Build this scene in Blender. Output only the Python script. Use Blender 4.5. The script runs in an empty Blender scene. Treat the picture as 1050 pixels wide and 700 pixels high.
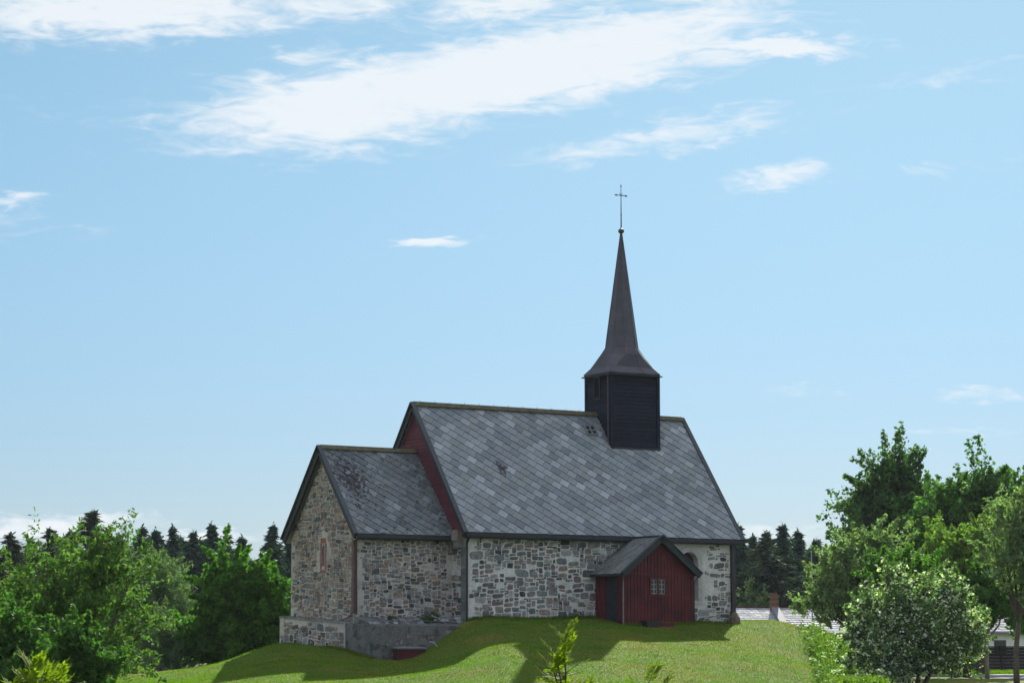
import bpy, bmesh, math, random
import numpy as np
from mathutils import Vector, Matrix
from mathutils.geometry import tessellate_polygon
S = bpy.context.scene
COL = S.collection
R = math.radians
rng = np.random.default_rng(7)
random.seed(7)

# ------------------------------------------------------------------ camera
CAM = np.array([-54.11, -90.70, -1.13]); YAW = R(-31.832); PITCH = R(6.923); F = 2600.0
FW = np.array([-math.sin(YAW), math.cos(YAW), 0]); RT = np.array([math.cos(YAW), math.sin(YAW), 0])
F3 = FW*math.cos(PITCH) + np.array([0, 0, math.sin(PITCH)]); UP = np.array([0, 0, math.cos(PITCH)]) - FW*math.sin(PITCH)
cd = bpy.data.cameras.new('camera'); cam = bpy.data.objects.new('camera', cd); COL.objects.link(cam)
cam.location = CAM; cam.rotation_euler = (R(90)+PITCH, 0, YAW)
cd.sensor_width = 36; cd.lens = 36*F/1050; cd.clip_start = .5; cd.clip_end = 9000
S.camera = cam

# ------------------------------------------------------------------ sun, sky, exposure
SUN_EL = R(33.5); SH = .669, .743
SUN_AZ = math.atan2(SH[0], SH[1])
sd = Vector((math.sin(SUN_AZ)*math.cos(SUN_EL), math.cos(SUN_AZ)*math.cos(SUN_EL), math.sin(SUN_EL)))
sl = bpy.data.lights.new('sun', 'SUN'); sun = bpy.data.objects.new('sun', sl); COL.objects.link(sun)
sl.energy = 5.0; sl.angle = R(.5); sl.color = (1, .95, .86)
sun.rotation_euler = sd.to_track_quat('Z', 'Y').to_euler()
S.view_settings.view_transform = 'Standard'; S.view_settings.look = 'None'
S.view_settings.exposure = 1.0; S.view_settings.gamma = 1; S.view_settings.use_curve_mapping = False
S.cycles.max_bounces = 6; S.cycles.transmission_bounces = 4; S.cycles.volume_bounces = 0

W = bpy.data.worlds.new('World'); S.world = W; W.use_nodes = True
class NT:
    def __init__(s, tree): s.t = tree; s.n = tree.nodes; s.l = tree.links
    def node(s, typ, ins=None, **kw):
        n = s.n.new(typ)
        for k, v in kw.items(): setattr(n, k, v)
        for k, v in (ins or {}).items():
            if isinstance(v, bpy.types.NodeSocket): s.l.new(v, n.inputs[k])
            else: n.inputs[k].default_value = v
        return n
    def m(s, op, a, b=0.0, c=0.0, clamp=False):
        n = s.node('ShaderNodeMath', {0: a, 1: b, 2: c}, operation=op); n.use_clamp = clamp; return n.outputs[0]
    def mix(s, f, a, b, blend='MIX'):
        n = s.node('ShaderNodeMix', data_type='RGBA', blend_type=blend)
        for k, v in ((0, f), (6, a), (7, b)):
            if isinstance(v, bpy.types.NodeSocket): s.l.new(v, n.inputs[k])
            else: n.inputs[k].default_value = v if k == 0 else (tuple(v)+(1,))[:4]
        return n.outputs[2]
    def noise(s, vec, scale, detail=4, rough=.55, dist=0):
        n = s.node('ShaderNodeTexNoise', {'Vector': vec, 'Scale': scale, 'Detail': detail, 'Roughness': rough, 'Distortion': dist}); return n.outputs['Fac']
    def ramp(s, f, lo, hi):
        n = s.node('ShaderNodeMapRange', {0: f, 1: lo, 2: hi}); n.interpolation_type = 'SMOOTHSTEP'; return n.outputs[0]
w = NT(W.node_tree)
bg = W.node_tree.nodes['Background']
sky = w.node('ShaderNodeTexSky', sky_type='NISHITA', sun_disc=False, sun_elevation=SUN_EL, sun_rotation=SUN_AZ, altitude=50, air_density=1.0, dust_density=.35, ozone_density=1.6)
tc = w.node('ShaderNodeTexCoord'); sp = w.node('ShaderNodeSeparateXYZ', {0: tc.outputs['Generated']})
X, Y, Z = sp.outputs
# azimuth / elevation of the sky direction, in units of one degree
az = w.m('MULTIPLY', w.m('SUBTRACT', w.m('ARCTAN2', X, Y), -YAW), 180/math.pi)
el = w.m('MULTIPLY', w.m('ARCSINE', Z), 180/math.pi)
D = F*math.pi/180
def cl(u, v): return (u-525)/D, PITCH*180/math.pi + (350-v)/D
cv = w.node('ShaderNodeCombineXYZ', {0: az, 1: el, 2: 0.0}).outputs[0]
rot = w.node('ShaderNodeMapping', {'Vector': cv, 'Rotation': (0, 0, R(-10)), 'Scale': (.55, 1.7, 1)}).outputs[0]
n1 = w.noise(rot, .55, 8, .62, .6)
n2 = w.noise(rot, 2.2, 6, .6, .3)
n3 = w.noise(w.node('ShaderNodeMapping', {'Vector': cv, 'Rotation': (0, 0, R(-14)), 'Scale': (.7, 2.6, 1), 'Location': (3, 7, 2)}).outputs[0], 1.1, 7, .6, .8)
wx = w.m('ADD', az, w.m('MULTIPLY', w.m('SUBTRACT', n1, .5), 1.6))
wy = w.m('ADD', el, w.m('MULTIPLY', w.m('SUBTRACT', n2, .5), .8))
blobs = [(540, 74, 250, 42, 10, 1.4), (360, 108, 175, 46, 9, 1.25), (640, 42, 170, 30, 8, 1.15), (800, 52, 95, 13, -3, 1.15), (300, 60, 70, 12, 6, .5), (190, 124, 80, 10, 8, .6),
         (110, 22, 230, 30, 2, 1.1), (330, 5, 120, 24, 4, .8), (500, 3, 110, 20, 0, 1.0), (720, 5, 160, 18, 0, .6), (690, 140, 155, 20, 9, .72), (800, 184, 70, 15, 8, .72), (960, 178, 150, 12, 4, .34), (1000, 85, 130, 16, 10, .42),
         (443, 249, 38, 7, 4, .95), (12, 214, 55, 9, 0, .72), (30, 240, 90, 26, 0, .3), (820, 402, 60, 7, 0, .42), (1010, 410, 60, 10, -5, .6), (985, 445, 90, 6, 0, .35), (400, 262, 60, 5, 0, .25),
         (50, 541, 130, 15, 3, .9), (215, 549, 60, 8, 0, .9), (790, 546, 80, 9, 0, .7), (880, 376, 110, 6, 0, .25), (60, 120, 120, 22, 5, .22), (560, 25, 300, 60, 6, .35)]
mask = None
for (u, v, a, b, ang, s) in blobs:
    x0, y0 = cl(u, v); c, sn = math.cos(R(ang)), math.sin(R(ang))
    dx = w.m('SUBTRACT', wx, x0); dy = w.m('SUBTRACT', wy, y0)
    p = w.m('ADD', w.m('MULTIPLY', dx, c*D/a), w.m('MULTIPLY', dy, sn*D/a))
    q = w.m('ADD', w.m('MULTIPLY', dx, -sn*D/b), w.m('MULTIPLY', dy, c*D/b))
    r2 = w.m('ADD', w.m('MULTIPLY', p, p), w.m('MULTIPLY', q, q))
    g = w.m('MULTIPLY', w.m('EXPONENT', w.m('MULTIPLY', r2, -1.0)), s)
    mask = g if mask is None else w.m('MAXIMUM', mask, g)
dens = w.m('ADD', mask, w.m('MULTIPLY', w.m('SUBTRACT', n3, .5), 1.6))
dens = w.m('MULTIPLY', w.ramp(dens, .18, 1.02), w.ramp(mask, .03, .3))
skc = w.node('ShaderNodeHueSaturation', {'Color': sky.outputs[0], 'Hue': .495, 'Saturation': 1.0, 'Value': 1.0}).outputs[0]
skc = w.mix(1.0, skc, w.mix(w.ramp(el, -3, 15), (.335, .42, .66), (.57, .73, .76)), 'MULTIPLY')
# bright broken cloud added out of view, overhead and behind, as fill light
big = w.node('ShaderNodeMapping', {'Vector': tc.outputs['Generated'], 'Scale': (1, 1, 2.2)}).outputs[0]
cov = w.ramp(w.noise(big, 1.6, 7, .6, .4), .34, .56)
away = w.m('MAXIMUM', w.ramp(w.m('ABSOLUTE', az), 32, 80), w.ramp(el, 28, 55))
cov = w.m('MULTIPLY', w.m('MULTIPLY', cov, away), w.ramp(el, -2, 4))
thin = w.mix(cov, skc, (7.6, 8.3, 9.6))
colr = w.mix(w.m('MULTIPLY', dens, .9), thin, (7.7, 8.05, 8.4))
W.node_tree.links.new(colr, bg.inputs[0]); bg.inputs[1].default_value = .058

# ------------------------------------------------------------------ helpers
def PW(u, v, d):                       # world point seen at a photo position, at horizontal distance d
    r = F3 + RT*((u-525)/F) + UP*((350-v)/F)
    return CAM + r*(d/(r@FW))
def UD(x, y):
    p = np.array([x, y, 0.]) - CAM; d = p@FW; return 525 + F*(p@RT)/d*1.0/ (1/math.cos(PITCH)) * 1.0, d
def ZAT(x, y, v):
    p = np.array([x, y, 0.]) - CAM; d = p@FW
    k = (350-v)/F; r = F3 + UP*k
    # elevation of the ray for this row
    return CAM[2] + r[2]/(r@FW)*d
def tag(o, label=None, cat=None, group=None, kind=None):
    if label: o['label'] = label
    if cat: o['category'] = cat
    if group: o['group'] = group
    if kind: o['kind'] = kind
    return o
def empty(name, loc=(0, 0, 0)):
    o = bpy.data.objects.new(name, None); COL.objects.link(o); o.location = loc; o.empty_display_size = .3; return o
class MB:
    def __init__(s): s.v = []; s.f = []; s.c = []; s.cur = (1, 1, 1)
    def poly(s, pts, c=None):
        i = len(s.v); s.v += [tuple(map(float, p)) for p in pts]; s.f.append(tuple(range(i, i+len(pts)))); s.c.append(c or s.cur)
    def box(s, x0, x1, y0, y1, z0, z1, c=None):
        s.hexa([(x0, y0, z0), (x1, y0, z0), (x1, y1, z0), (x0, y1, z0), (x0, y0, z1), (x1, y0, z1), (x1, y1, z1), (x0, y1, z1)], c)
    def hexa(s, p, c=None):
        i = len(s.v); s.v += [tuple(map(float, q)) for q in p]
        for f in ((3, 2, 1, 0), (4, 5, 6, 7), (0, 1, 5, 4), (1, 2, 6, 5), (2, 3, 7, 6), (3, 0, 4, 7)):
            s.f.append(tuple(i+k for k in f)); s.c.append(c or s.cur)
    def beam(s, a, b, wd, ht, up=(0, 0, 1), c=None):
        a = Vector(a); b = Vector(b); d = (b-a).normalized(); sd_ = d.cross(Vector(up)).normalized(); u = sd_.cross(d)
        p = []
        for e in (a, b):
            for (i, j) in ((-1, -1), (1, -1), (1, 1), (-1, 1)): p.append(e + sd_*wd/2*i + u*ht/2*j)
        s.hexa(p, c)
    def tube(s, pts, rad, n=8, c=None, cap=True):
        pts = [Vector(p) for p in pts]; rad = rad if hasattr(rad, '__len__') else [rad]*len(pts); i0 = len(s.v)
        for k, p in enumerate(pts):
            d = (pts[min(k+1, len(pts)-1)] - pts[max(k-1, 0)]).normalized()
            a = d.orthogonal().normalized() if abs(d.z) < .95 else Vector((1, 0, 0)); a = (a - d*a.dot(d)).normalized(); b = d.cross(a)
            for j in range(n):
                t = 2*math.pi*j/n; s.v.append(tuple(p + (a*math.cos(t) + b*math.sin(t))*rad[k]))
        for k in range(len(pts)-1):
            for j in range(n):
                s.f.append((i0+k*n+j, i0+k*n+(j+1) % n, i0+(k+1)*n+(j+1) % n, i0+(k+1)*n+j)); s.c.append(c or s.cur)
        if cap:
            s.f.append(tuple(i0+j for j in range(n))[::-1]); s.c.append(c or s.cur)
            s.f.append(tuple(i0+(len(pts)-1)*n+j for j in range(n))); s.c.append(c or s.cur)
    def build(s, name, mat, parent=None, smooth=False):
        me = bpy.data.meshes.new(name); me.from_pydata(s.v, [], s.f); 
        ca = me.color_attributes.new('tint', 'FLOAT_COLOR', 'CORNER')
        arr = np.ones((len(me.loops), 4), np.float32); k = 0
        for f, c in zip(s.f, s.c):
            arr[k:k+len(f), :3] = c; k += len(f)
        ca.data.foreach_set('color', arr.ravel())
        if smooth: me.polygons.foreach_set('use_smooth', [True]*len(me.polygons))
        me.materials.append(mat); me.update()
        o = bpy.data.objects.new(name, me); COL.objects.link(o)
        if parent: o.parent = parent
        return o
def npmesh(name, verts, k, mat, parent=None, tint=None, smooth=False):      # faces of k verts each
    n = len(verts)//k; me = bpy.data.meshes.new(name)
    me.vertices.add(len(verts)); me.vertices.foreach_set('co', np.ascontiguousarray(verts, np.float32).ravel())
    me.loops.add(len(verts)); me.loops.foreach_set('vertex_index', np.arange(len(verts), dtype=np.int32))
    me.polygons.add(n); me.polygons.foreach_set('loop_start', np.arange(0, len(verts), k, dtype=np.int32))
    try: me.polygons.foreach_set('loop_total', np.full(n, k, np.int32))
    except Exception: pass
    if tint is not None:
        ca = me.color_attributes.new('tint', 'FLOAT_COLOR', 'CORNER')
        a = np.ones((n, k, 4), np.float32); a[..., :3] = tint[:, None, :]; ca.data.foreach_set('color', a.ravel())
    me.update(calc_edges=True); me.materials.append(mat)
    o = bpy.data.objects.new(name, me); COL.objects.link(o)
    if parent: o.parent = parent
    return o

# ------------------------------------------------------------------ materials
def mat(name, base=(.5, .5, .5), rough=.8, tint=True, noise=None, bump=None, spec=.3, metal=0, streak=None):
    """base x per-face tint x noise variation; noise=(scale, lo, hi)"""
    m = bpy.data.materials.new(name); m.use_nodes = True; t = NT(m.node_tree); b = t.n['Principled BSDF']
    tc = t.node('ShaderNodeTexCoord').outputs['Object']
    col = t.node('ShaderNodeRGB').outputs[0]; col.default_value = (*base, 1)
    if tint:
        a = t.node('ShaderNodeVertexColor', layer_name='tint').outputs[0]; col = t.mix(1.0, col, a, 'MULTIPLY')
    if noise:
        for ns in (noise if isinstance(noise, list) else [noise]):
            f = t.noise(tc, ns[0], 6, .6); g = t.node('ShaderNodeMapRange', {0: f, 1: .3, 2: .7, 3: ns[1], 4: ns[2]}).outputs[0]
            gc = t.node('ShaderNodeCombineColor', {0: g, 1: g, 2: g}).outputs[0]; col = t.mix(1.0, col, gc, 'MULTIPLY')
    if streak:   # patches of a second colour: (scale, colour, lo, hi)
        f = t.ramp(t.noise(tc, streak[0], 7, .65), streak[2], streak[3]); col = t.mix(f, col, streak[1])
    t.l.new(col, b.inputs['Base Color']); b.inputs['Roughness'].default_value = rough
    b.inputs['Specular IOR Level'].default_value = spec; b.inputs['Metallic'].default_value = metal
    if bump:
        bn = t.node('ShaderNodeBump', {'Height': t.noise(tc, bump[0], 8, .65), 'Strength': bump[1], 'Distance': bump[2]})
        t.l.new(bn.outputs[0], b.inputs['Normal'])
    return m
def leafmat(name, base, trans=.45, rough=.5):
    m = bpy.data.materials.new(name); m.use_nodes = True; t = NT(m.node_tree); b = t.n['Principled BSDF']
    col = t.node('ShaderNodeRGB').outputs[0]; col.default_value = (*base, 1)
    a = t.node('ShaderNodeVertexColor', layer_name='tint').outputs[0]; col = t.mix(1.0, col, a, 'MULTIPLY')
    t.l.new(col, b.inputs['Base Color']); b.inputs['Roughness'].default_value = rough+.15; b.inputs['Specular IOR Level'].default_value = .12
    tcol = t.mix(1.0, col, (1.1, 1.45, .5), 'MULTIPLY')
    tr = t.node('ShaderNodeBsdfTranslucent', {'Color': tcol})
    mx = t.node('ShaderNodeMixShader', {0: trans, 1: b.outputs[0], 2: tr.outputs[0]})
    t.l.new(mx.outputs[0], t.n['Material Output'].inputs['Surface'])
    return m
M = {}
M['mortar'] = mat('lime_mortar', (.58, .57, .55), .95, False, [(1.3, .75, 1.15), (9, .75, 1.15)], (14, .8, .03), streak=(2.1, (.26, .25, .23), .56, .72))
M['mortar_w'] = mat('pink_mortar', (.44, .41, .38), .95, False, [(1.3, .75, 1.15), (9, .75, 1.15)], (14, .8, .03))
M['stone'] = mat('rubble_stone', (1, 1, 1), .85, True, [(5, .62, 1.38), (22, .68, 1.32)], (18, .7, .02), streak=(6, (.40, .39, .37), .57, .70))
M['render'] = mat('cement_render', (.12, .12, .118), .95, False, [(1.5, .65, 1.3), (12, .8, 1.2)], (10, .6, .03), streak=(2.2, (.055, .058, .055), .48, .62))
M['quoin'] = mat('dressed_grey_stone', (.17, .175, .175), .85, True, [(2.5, .75, 1.25), (20, .8, 1.2)], (15, .5, .015))
M['slate'] = mat('roof_slate', (1.08, 1.07, 1.04), .55, True, [(1.2, .88, 1.12), (14, .85, 1.15)], (25, .25, .01), spec=.5, streak=(3.5, (.06, .055, .055), .70, .76))
M['slate_moss'] = mat('lichened_slate', (1, 1, 1), .65, True, [(1.2, .8, 1.15), (14, .8, 1.2)], (25, .3, .01), spec=.4, streak=(5, (.04, .032, .036), .57, .63))
def stains(m_, cen, sc, freq, thr):
    t = NT(m_.node_tree); b = t.n['Principled BSDF']; src = b.inputs['Base Color'].links[0].from_socket
    tc = t.node('ShaderNodeTexCoord').outputs['Object']
    mp = t.node('ShaderNodeMapping', {'Vector': tc, 'Location': tuple(-c/s_ for c, s_ in zip(cen, sc)), 'Scale': tuple(1/s_ for s_ in sc)}).outputs[0]
    ln = t.node('ShaderNodeVectorMath', {0: mp}, operation='LENGTH').outputs['Value']
    f = t.m('SUBTRACT', t.noise(tc, freq, 6, .7), t.m('MULTIPLY', ln, .11)); col = t.mix(t.ramp(f, thr, thr+.03), src, (.022, .018, .022)); t.l.new(col, b.inputs['Base Color'])
stains(M['slate_moss'], (-3.9, 2.9, 6.0), (.62, 1.0, 1.3), 7, .40)
stains(M['slate'], (2.9, 1.9, 6.6), (.16, .3, .4), 6, .36)
M['under'] = mat('roof_underlay', (.035, .037, .04), .9, False)
M['black'] = mat('tarred_timber', (.022, .026, .034), .65, True, (8, .7, 1.3), spec=.35)
M['tower'] = mat('tarred_boards', (.011, .014, .024), .7, True, (5, .7, 1.4), spec=.12)
M['moss'] = mat('mossy_ridge_board', (.10, .09, .055), .9, False, (5, .5, 1.4), (12, .6, .02))
M['red'] = mat('red_boards', (.085, .014, .017), .7, True, [(1.3, .65, 1.35), (14, .8, 1.2)])
M['redclad'] = mat('faded_red_boards', (.11, .028, .038), .75, True, [(2, .8, 1.2), (14, .85, 1.15)])
M['copper'] = mat('weathered_copper', (.062, .059, .075), .5, True, [(1.5, .75, 1.3), (9, .85, 1.15)], metal=.35, spec=.5, streak=(1.0, (.085, .058, .052), .5, .75))
M['glass'] = mat('dark_glass', (.02, .025, .03), .08, False, spec=.8)
M['iron'] = mat('black_iron', (.012, .012, .014), .4, False, spec=.5)
M['gold'] = mat('aged_bronze', (.09, .065, .04), .4, False, metal=.6)
M['brownpipe'] = mat('brown_timber_casing', (.12, .075, .065), .8, False, (6, .7, 1.3))
M['whitepaint'] = mat('white_paint', (.78, .78, .76), .5, False, (5, .9, 1.05))
M['greypaint'] = mat('pale_grey_paint', (.30, .31, .31), .5, False)
M['brick'] = mat('red_brick', (.15, .075, .055), .9, True, (9, .7, 1.3))
M['lead'] = mat('lead_flashing', (.16, .17, .185), .6, False, (5, .8, 1.2))
M['whiteslate'] = mat('sunlit_shiny_slate', (.42, .42, .43), .8, True, [(1.5, .7, 1.2), (5, .6, 1.3)], (18, .5, .02), spec=.08)
M['darkwood'] = mat('dark_planks', (.035, .03, .027), .85, True, (6, .6, 1.4))
M['bark'] = mat('bark', (.085, .07, .055), .95, False, (7, .6, 1.4), (12, .8, .03))
M['palebark'] = mat('pale_bark', (.19, .17, .14), .95, False, (7, .6, 1.4), (12, .8, .03))
M['asphalt'] = mat('asphalt', (.17, .17, .175), .9, False, (3, .85, 1.15), (60, .4, .005))
M['dirt'] = mat('bare_soil', (.14, .10, .065), .95, False, (5, .6, 1.4), (14, .7, .03))

# ------------------------------------------------------------------ terrain
LN = 13.69; WD = 8.358
ctrl = []
def cp(x, y, z): ctrl.append((x, y, z))
def cpx(u, v, d):
    p = PW(u, v, d); cp(*p)
for x, v in ((0, 636), (3.2, 634.5), (6.3, 633.5)): cp(x, -.05, ZAT(x, -.05, v))
cp(6.4, -2.2, ZAT(6.4, -2.2, 640)); cp(9.97, -2.2, ZAT(9.97, -2.2, 640.5)); cp(8.2, -2.2, ZAT(8.2, -2.2, 640.5)); cp(13.7, 0, ZAT(13.7, 0, 638.5)); cp(11.5, 0, ZAT(11.5, 0, 637))
zc = ZAT(-4.8, -.9, 676); cp(-4.8, -1, zc); cp(-3.5, -1, ZAT(-3.5, -1, 675.5)); cp(-2.4, -1, ZAT(-2.4, -1, 664)); cp(-1.0, -1, ZAT(-1, -1, 644)); cp(-4.9, 1.7, ZAT(-4.9, 1.7, 666)); cp(-4.9, 7.4, ZAT(-4.9, 7.4, 662)); cp(-4.9, 4.5, ZAT(-4.9, 4.5, 665))
for dx in (-2, 2, 6, 10, 14):
    cp(dx, 10.5, -.5); cp(dx, 17, -1.6)
cp(-7, 10, -2.0); cp(17, 9, -1.3); cp(16, 4, -.75)
for u, v, d in ((755, 638.5, 115), (768, 638.5, 115.2), (782, 638.8, 115.5), (768, 641, 118), (785, 642, 118), (262, 671, 106.5), (240, 679, 106), (210, 684, 107), (284, 663, 106.5), (270, 672, 109), (235, 683, 112)): cpx(u, v, d)
# slope towards the viewer: (u, v, d)
for u, l in ((300, [(680, 97.5), (700, 91)]), (345, [(681, 97), (700, 90.5)]), (400, [(688, 97), (702, 91)]), (450, [(675, 99.5), (686, 96), (702, 90)]), (500, [(648, 101), (664, 96.5), (680, 92.5), (703, 87)]),
             (570, [(645, 103), (662.5, 98.5), (678, 94), (704, 88)]), (640, [(648, 103), (662, 99.5), (676, 96), (704, 89)]), (700, [(647, 107), (662, 102), (679, 97), (704, 91)]),
             (780, [(640, 112.5), (652, 109), (668, 104), (684, 98.5), (704, 93)]), (820, [(643, 114), (660, 108), (680, 102), (704, 96)]),
             (850, [(662, 112), (676, 106), (696, 100)]), (885, [(690, 113), (700, 104)]), (800, [(639.5, 115.5)]),
             (230, [(679.3, 103.5), (690, 97), (703, 91)]), (183, [(685, 104.5), (697, 98)]), (125, [(693.5, 106)]), (260, [(668, 103), (684, 97)]), (282, [(660, 104.5)])):
    for v, d in l: cpx(u, v, d)
for u, d in ((282, 112), (230, 115), (183, 110), (150, 116), (285, 116)):
    p = PW(u, 666, d); cp(p[0], p[1], -2.0 if u > 250 else -2.45)
for u, d in ((810, 124), (850, 119), (760, 127), (890, 118)):
    p = PW(u, 666, d); cp(p[0], p[1], -2.3 if u < 800 else -2.5)
zc0 = -2.5
c0_ = np.array([3.5, 2.0])
for k in range(28):
    t = 2*math.pi*k/28; rr = 24
    q = c0_ + rr*np.array([math.cos(t), math.sin(t)]); cp(q[0], q[1], -2.75 if (q-CAM[:2])@FW[:2] < 92 else zc0)
A = np.array(ctrl)
def tps(r2): return .5*r2*np.log(r2+1e-9)
n_ = len(A); K = tps(((A[:, None, :2]-A[None, :, :2])**2).sum(-1)) + np.eye(n_)*.05
P_ = np.hstack([np.ones((n_, 1)), A[:, :2]])
sol = np.linalg.solve(np.block([[K, P_], [P_.T, np.zeros((3, 3))]]), np.concatenate([A[:, 2], np.zeros(3)]))
def flatz(x, y):
    d = (x-CAM[0])*FW[0] + (y-CAM[1])*FW[1]
    s = np.clip((d-86)/14, 0, 1); return -2.75 + .25*s*s*(3-2*s)
def ground(x, y):
    x = np.atleast_1d(np.asarray(x, float)); y = np.atleast_1d(np.asarray(y, float)); out = flatz(x, y)
    rad = np.hypot(x-c0_[0], y-c0_[1]); k = np.where(rad < 25)[0]
    for i in range(0, len(k), 4000):
        kk = k[i:i+4000]; r2 = (x[kk, None]-A[None, :, 0])**2 + (y[kk, None]-A[None, :, 1])**2
        z = tps(r2)@sol[:n_] + sol[n_] + sol[n_+1]*x[kk] + sol[n_+2]*y[kk]
        b = np.clip((25-rad[kk])/5, 0, 1); b = b*b*(3-2*b); out[kk] = out[kk]*(1-b) + z*b
    out += .03*np.sin(x*.9+y*.4)*np.sin(y*.8-x*.3)*(rad < 24)
    return out
def gz(x, y): return float(ground(x, y)[0])
def axis(lo, a, b, hi, st):
    m_ = np.arange(a, b+st/2, st); l = []; s = st; v = a
    while v > lo: s *= 1.35; v -= s; l.append(v)
    r = []; s = st; v = b
    while v < hi: s *= 1.35; v += s; r.append(v)
    return np.array(l[::-1]+list(m_)+r)
ra = axis(-3000, -24, 30, 3000, .4); da = axis(-400, 78, 132, 5000, .4)
RR, DD = np.meshgrid(ra, da); gx = CAM[0]+RR*RT[0]+DD*FW[0]; gy = CAM[1]+RR*RT[1]+DD*FW[1]
gzv = ground(gx.ravel(), gy.ravel())
nr, nd = len(ra), len(da)
gv = np.stack([gx.ravel(), gy.ravel(), gzv], 1)
gm = bpy.data.meshes.new('ground'); ii = np.arange(nr*nd).reshape(nd, nr)
gf = np.stack([ii[:-1, :-1], ii[:-1, 1:], ii[1:, 1:], ii[1:, :-1]], -1).reshape(-1, 4)
gm.from_pydata(gv.tolist(), [], gf.tolist()); gm.polygons.foreach_set('use_smooth', [True]*len(gm.polygons))
go = bpy.data.objects.new('ground', gm); COL.objects.link(go); tag(go, 'mown green churchyard mound and level grassland around it', kind='structure')
m = bpy.data.materials.new('mown_grass'); m.use_nodes = True; t = NT(m.node_tree); b = t.n['Principled BSDF']
tc_ = t.node('ShaderNodeTexCoord').outputs['Object']
c1 = t.mix(t.ramp(t.noise(tc_, .35, 5, .6), .35, .65), (.072, .118, .012), (.105, .130, .018))
c1 = t.mix(t.ramp(t.noise(tc_, .5, 6, .65), .48, .66), c1, (.15, .14, .025))
c1 = t.mix(t.ramp(t.noise(tc_, 2.1, 6, .65), .56, .72), c1, (.16, .125, .04))
c1 = t.mix(t.ramp(t.noise(tc_, .9, 6, .65), .60, .74), c1, (.04, .085, .015))
fn = t.noise(tc_, 9, 8, .7); g = t.node('ShaderNodeMapRange', {0: fn, 1: .3, 2: .7, 3: .72, 4: 1.25}).outputs[0]
c1 = t.mix(1.0, c1, t.node('ShaderNodeCombineColor', {0: g, 1: g, 2: g}).outputs[0], 'MULTIPLY')
t.l.new(c1, b.inputs['Base Color']); b.inputs['Roughness'].default_value = .9; b.inputs['Specular IOR Level'].default_value = .1
bn = t.node('ShaderNodeBump', {'Height': t.noise(tc_, 12, 8, .75), 'Strength': .9, 'Distance': .06}); t.l.new(bn.outputs[0], b.inputs['Normal'])
gm.materials.append(m)

# lawn blades: short tufts, denser where the eye can tell them
M['grass'] = leafmat('grass_blade', (.115, .18, .018), .5, .7)
def blades(name, pts, h, wd, tint, parent=None, lean=.5, mat_=None):
    n = len(pts); a = rng.uniform(0, 2*math.pi, n); s = np.stack([np.cos(a), np.sin(a), 0*a], 1)*wd[:, None]/2
    ln = rng.normal(0, lean, (n, 2))*h[:, None]; tip = pts + np.concatenate([ln, h[:, None]], 1)
    v = np.stack([pts-s, pts+s, tip], 1).reshape(-1, 3)
    return npmesh(name, v, 3, mat_ or M['grass'], parent, tint)
def inchurch(x, y):
    return ((x > -4.8) & (x < LN) & (y > 0) & (y < WD)) | ((x > 6.35) & (x < 10) & (y > -2.15) & (y < 1)) | ((x > -4.8) & (x < 0) & (y > -.95) & (y < 7.4))
def scatter_ud(n, ulo, uhi, dlo, dhi):
    u = rng.uniform(ulo, uhi, n); d = rng.uniform(dlo, dhi, n); r = (u-525)/F*d/1.0
    x = CAM[0]+r*RT[0]+d*FW[0]; y = CAM[1]+r*RT[1]+d*FW[1]; return u, d, x, y
u, d, x, y = scatter_ud(330000, 110, 890, 86, 119)
k = ~inchurch(x, y) & (d < 104+ (u-200)*.026); x = x[k]; y = y[k]; z = ground(x, y)
n = len(x); patch = np.sin(x*1.1+np.sin(y*.9)*1.5)*np.sin(y*1.3+np.sin(x*.7)) + .6*np.sin(x*.45+1+y*.2)*np.sin(y*.6+x*.15)
vv = rng.uniform(.85, 1.15, n)*(1-.22*np.clip(np.sin(x*2.3+y*.8+np.sin(y*1.9))*np.sin(y*2.7-x*.6), 0, 1))
brow = np.exp(-((x-1.5)/3.5)**2-((y+6.5)/2.2)**2)
dry = np.clip(patch*.5+brow*.5+rng.normal(0, .2, n), 0, 1.2)
tint = np.stack([vv*(.9+.75*dry), vv*(1-.08*dry), vv*(1+.4*dry)], 1)
o = blades('lawn_grass', np.stack([x, y, z-.01], 1), rng.uniform(.025, .075, n), rng.uniform(.02, .05, n), tint, lean=.7)
# longer fringe left by the mower along the walls
n = 9000; sidx = rng.choice(4, n, p=[.34, .18, .30, .18]); t_ = rng.uniform(0, 1, n); of = np.abs(rng.normal(0, .10, n))
fx = np.where(sidx == 0, t_*6.4, np.where(sidx == 1, 6.4+t_*3.6, np.where(sidx == 2, -4.9-of, 9.97+t_*3.8))); fy = np.where(sidx == 0, -of-.02, np.where(sidx == 1, -2.17-of, np.where(sidx == 2, -.9+t_*8.4, -of-.02)))
fv = rng.uniform(.6, 1.2, n)
fo = blades('wall_foot_grass', np.stack([fx, fy, ground(fx, fy)-.02], 1), rng.uniform(.06, .24, n)*rng.uniform(.5, 1, n), rng.uniform(.02, .04, n), np.stack([fv, fv, fv], 1), lean=.35); tag(fo, 'longer uncut grass fringe along the foot of the walls', 'grass', kind='stuff')
tag(o, 'short mown lawn grass covering the church mound', 'grass', kind='stuff')

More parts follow.
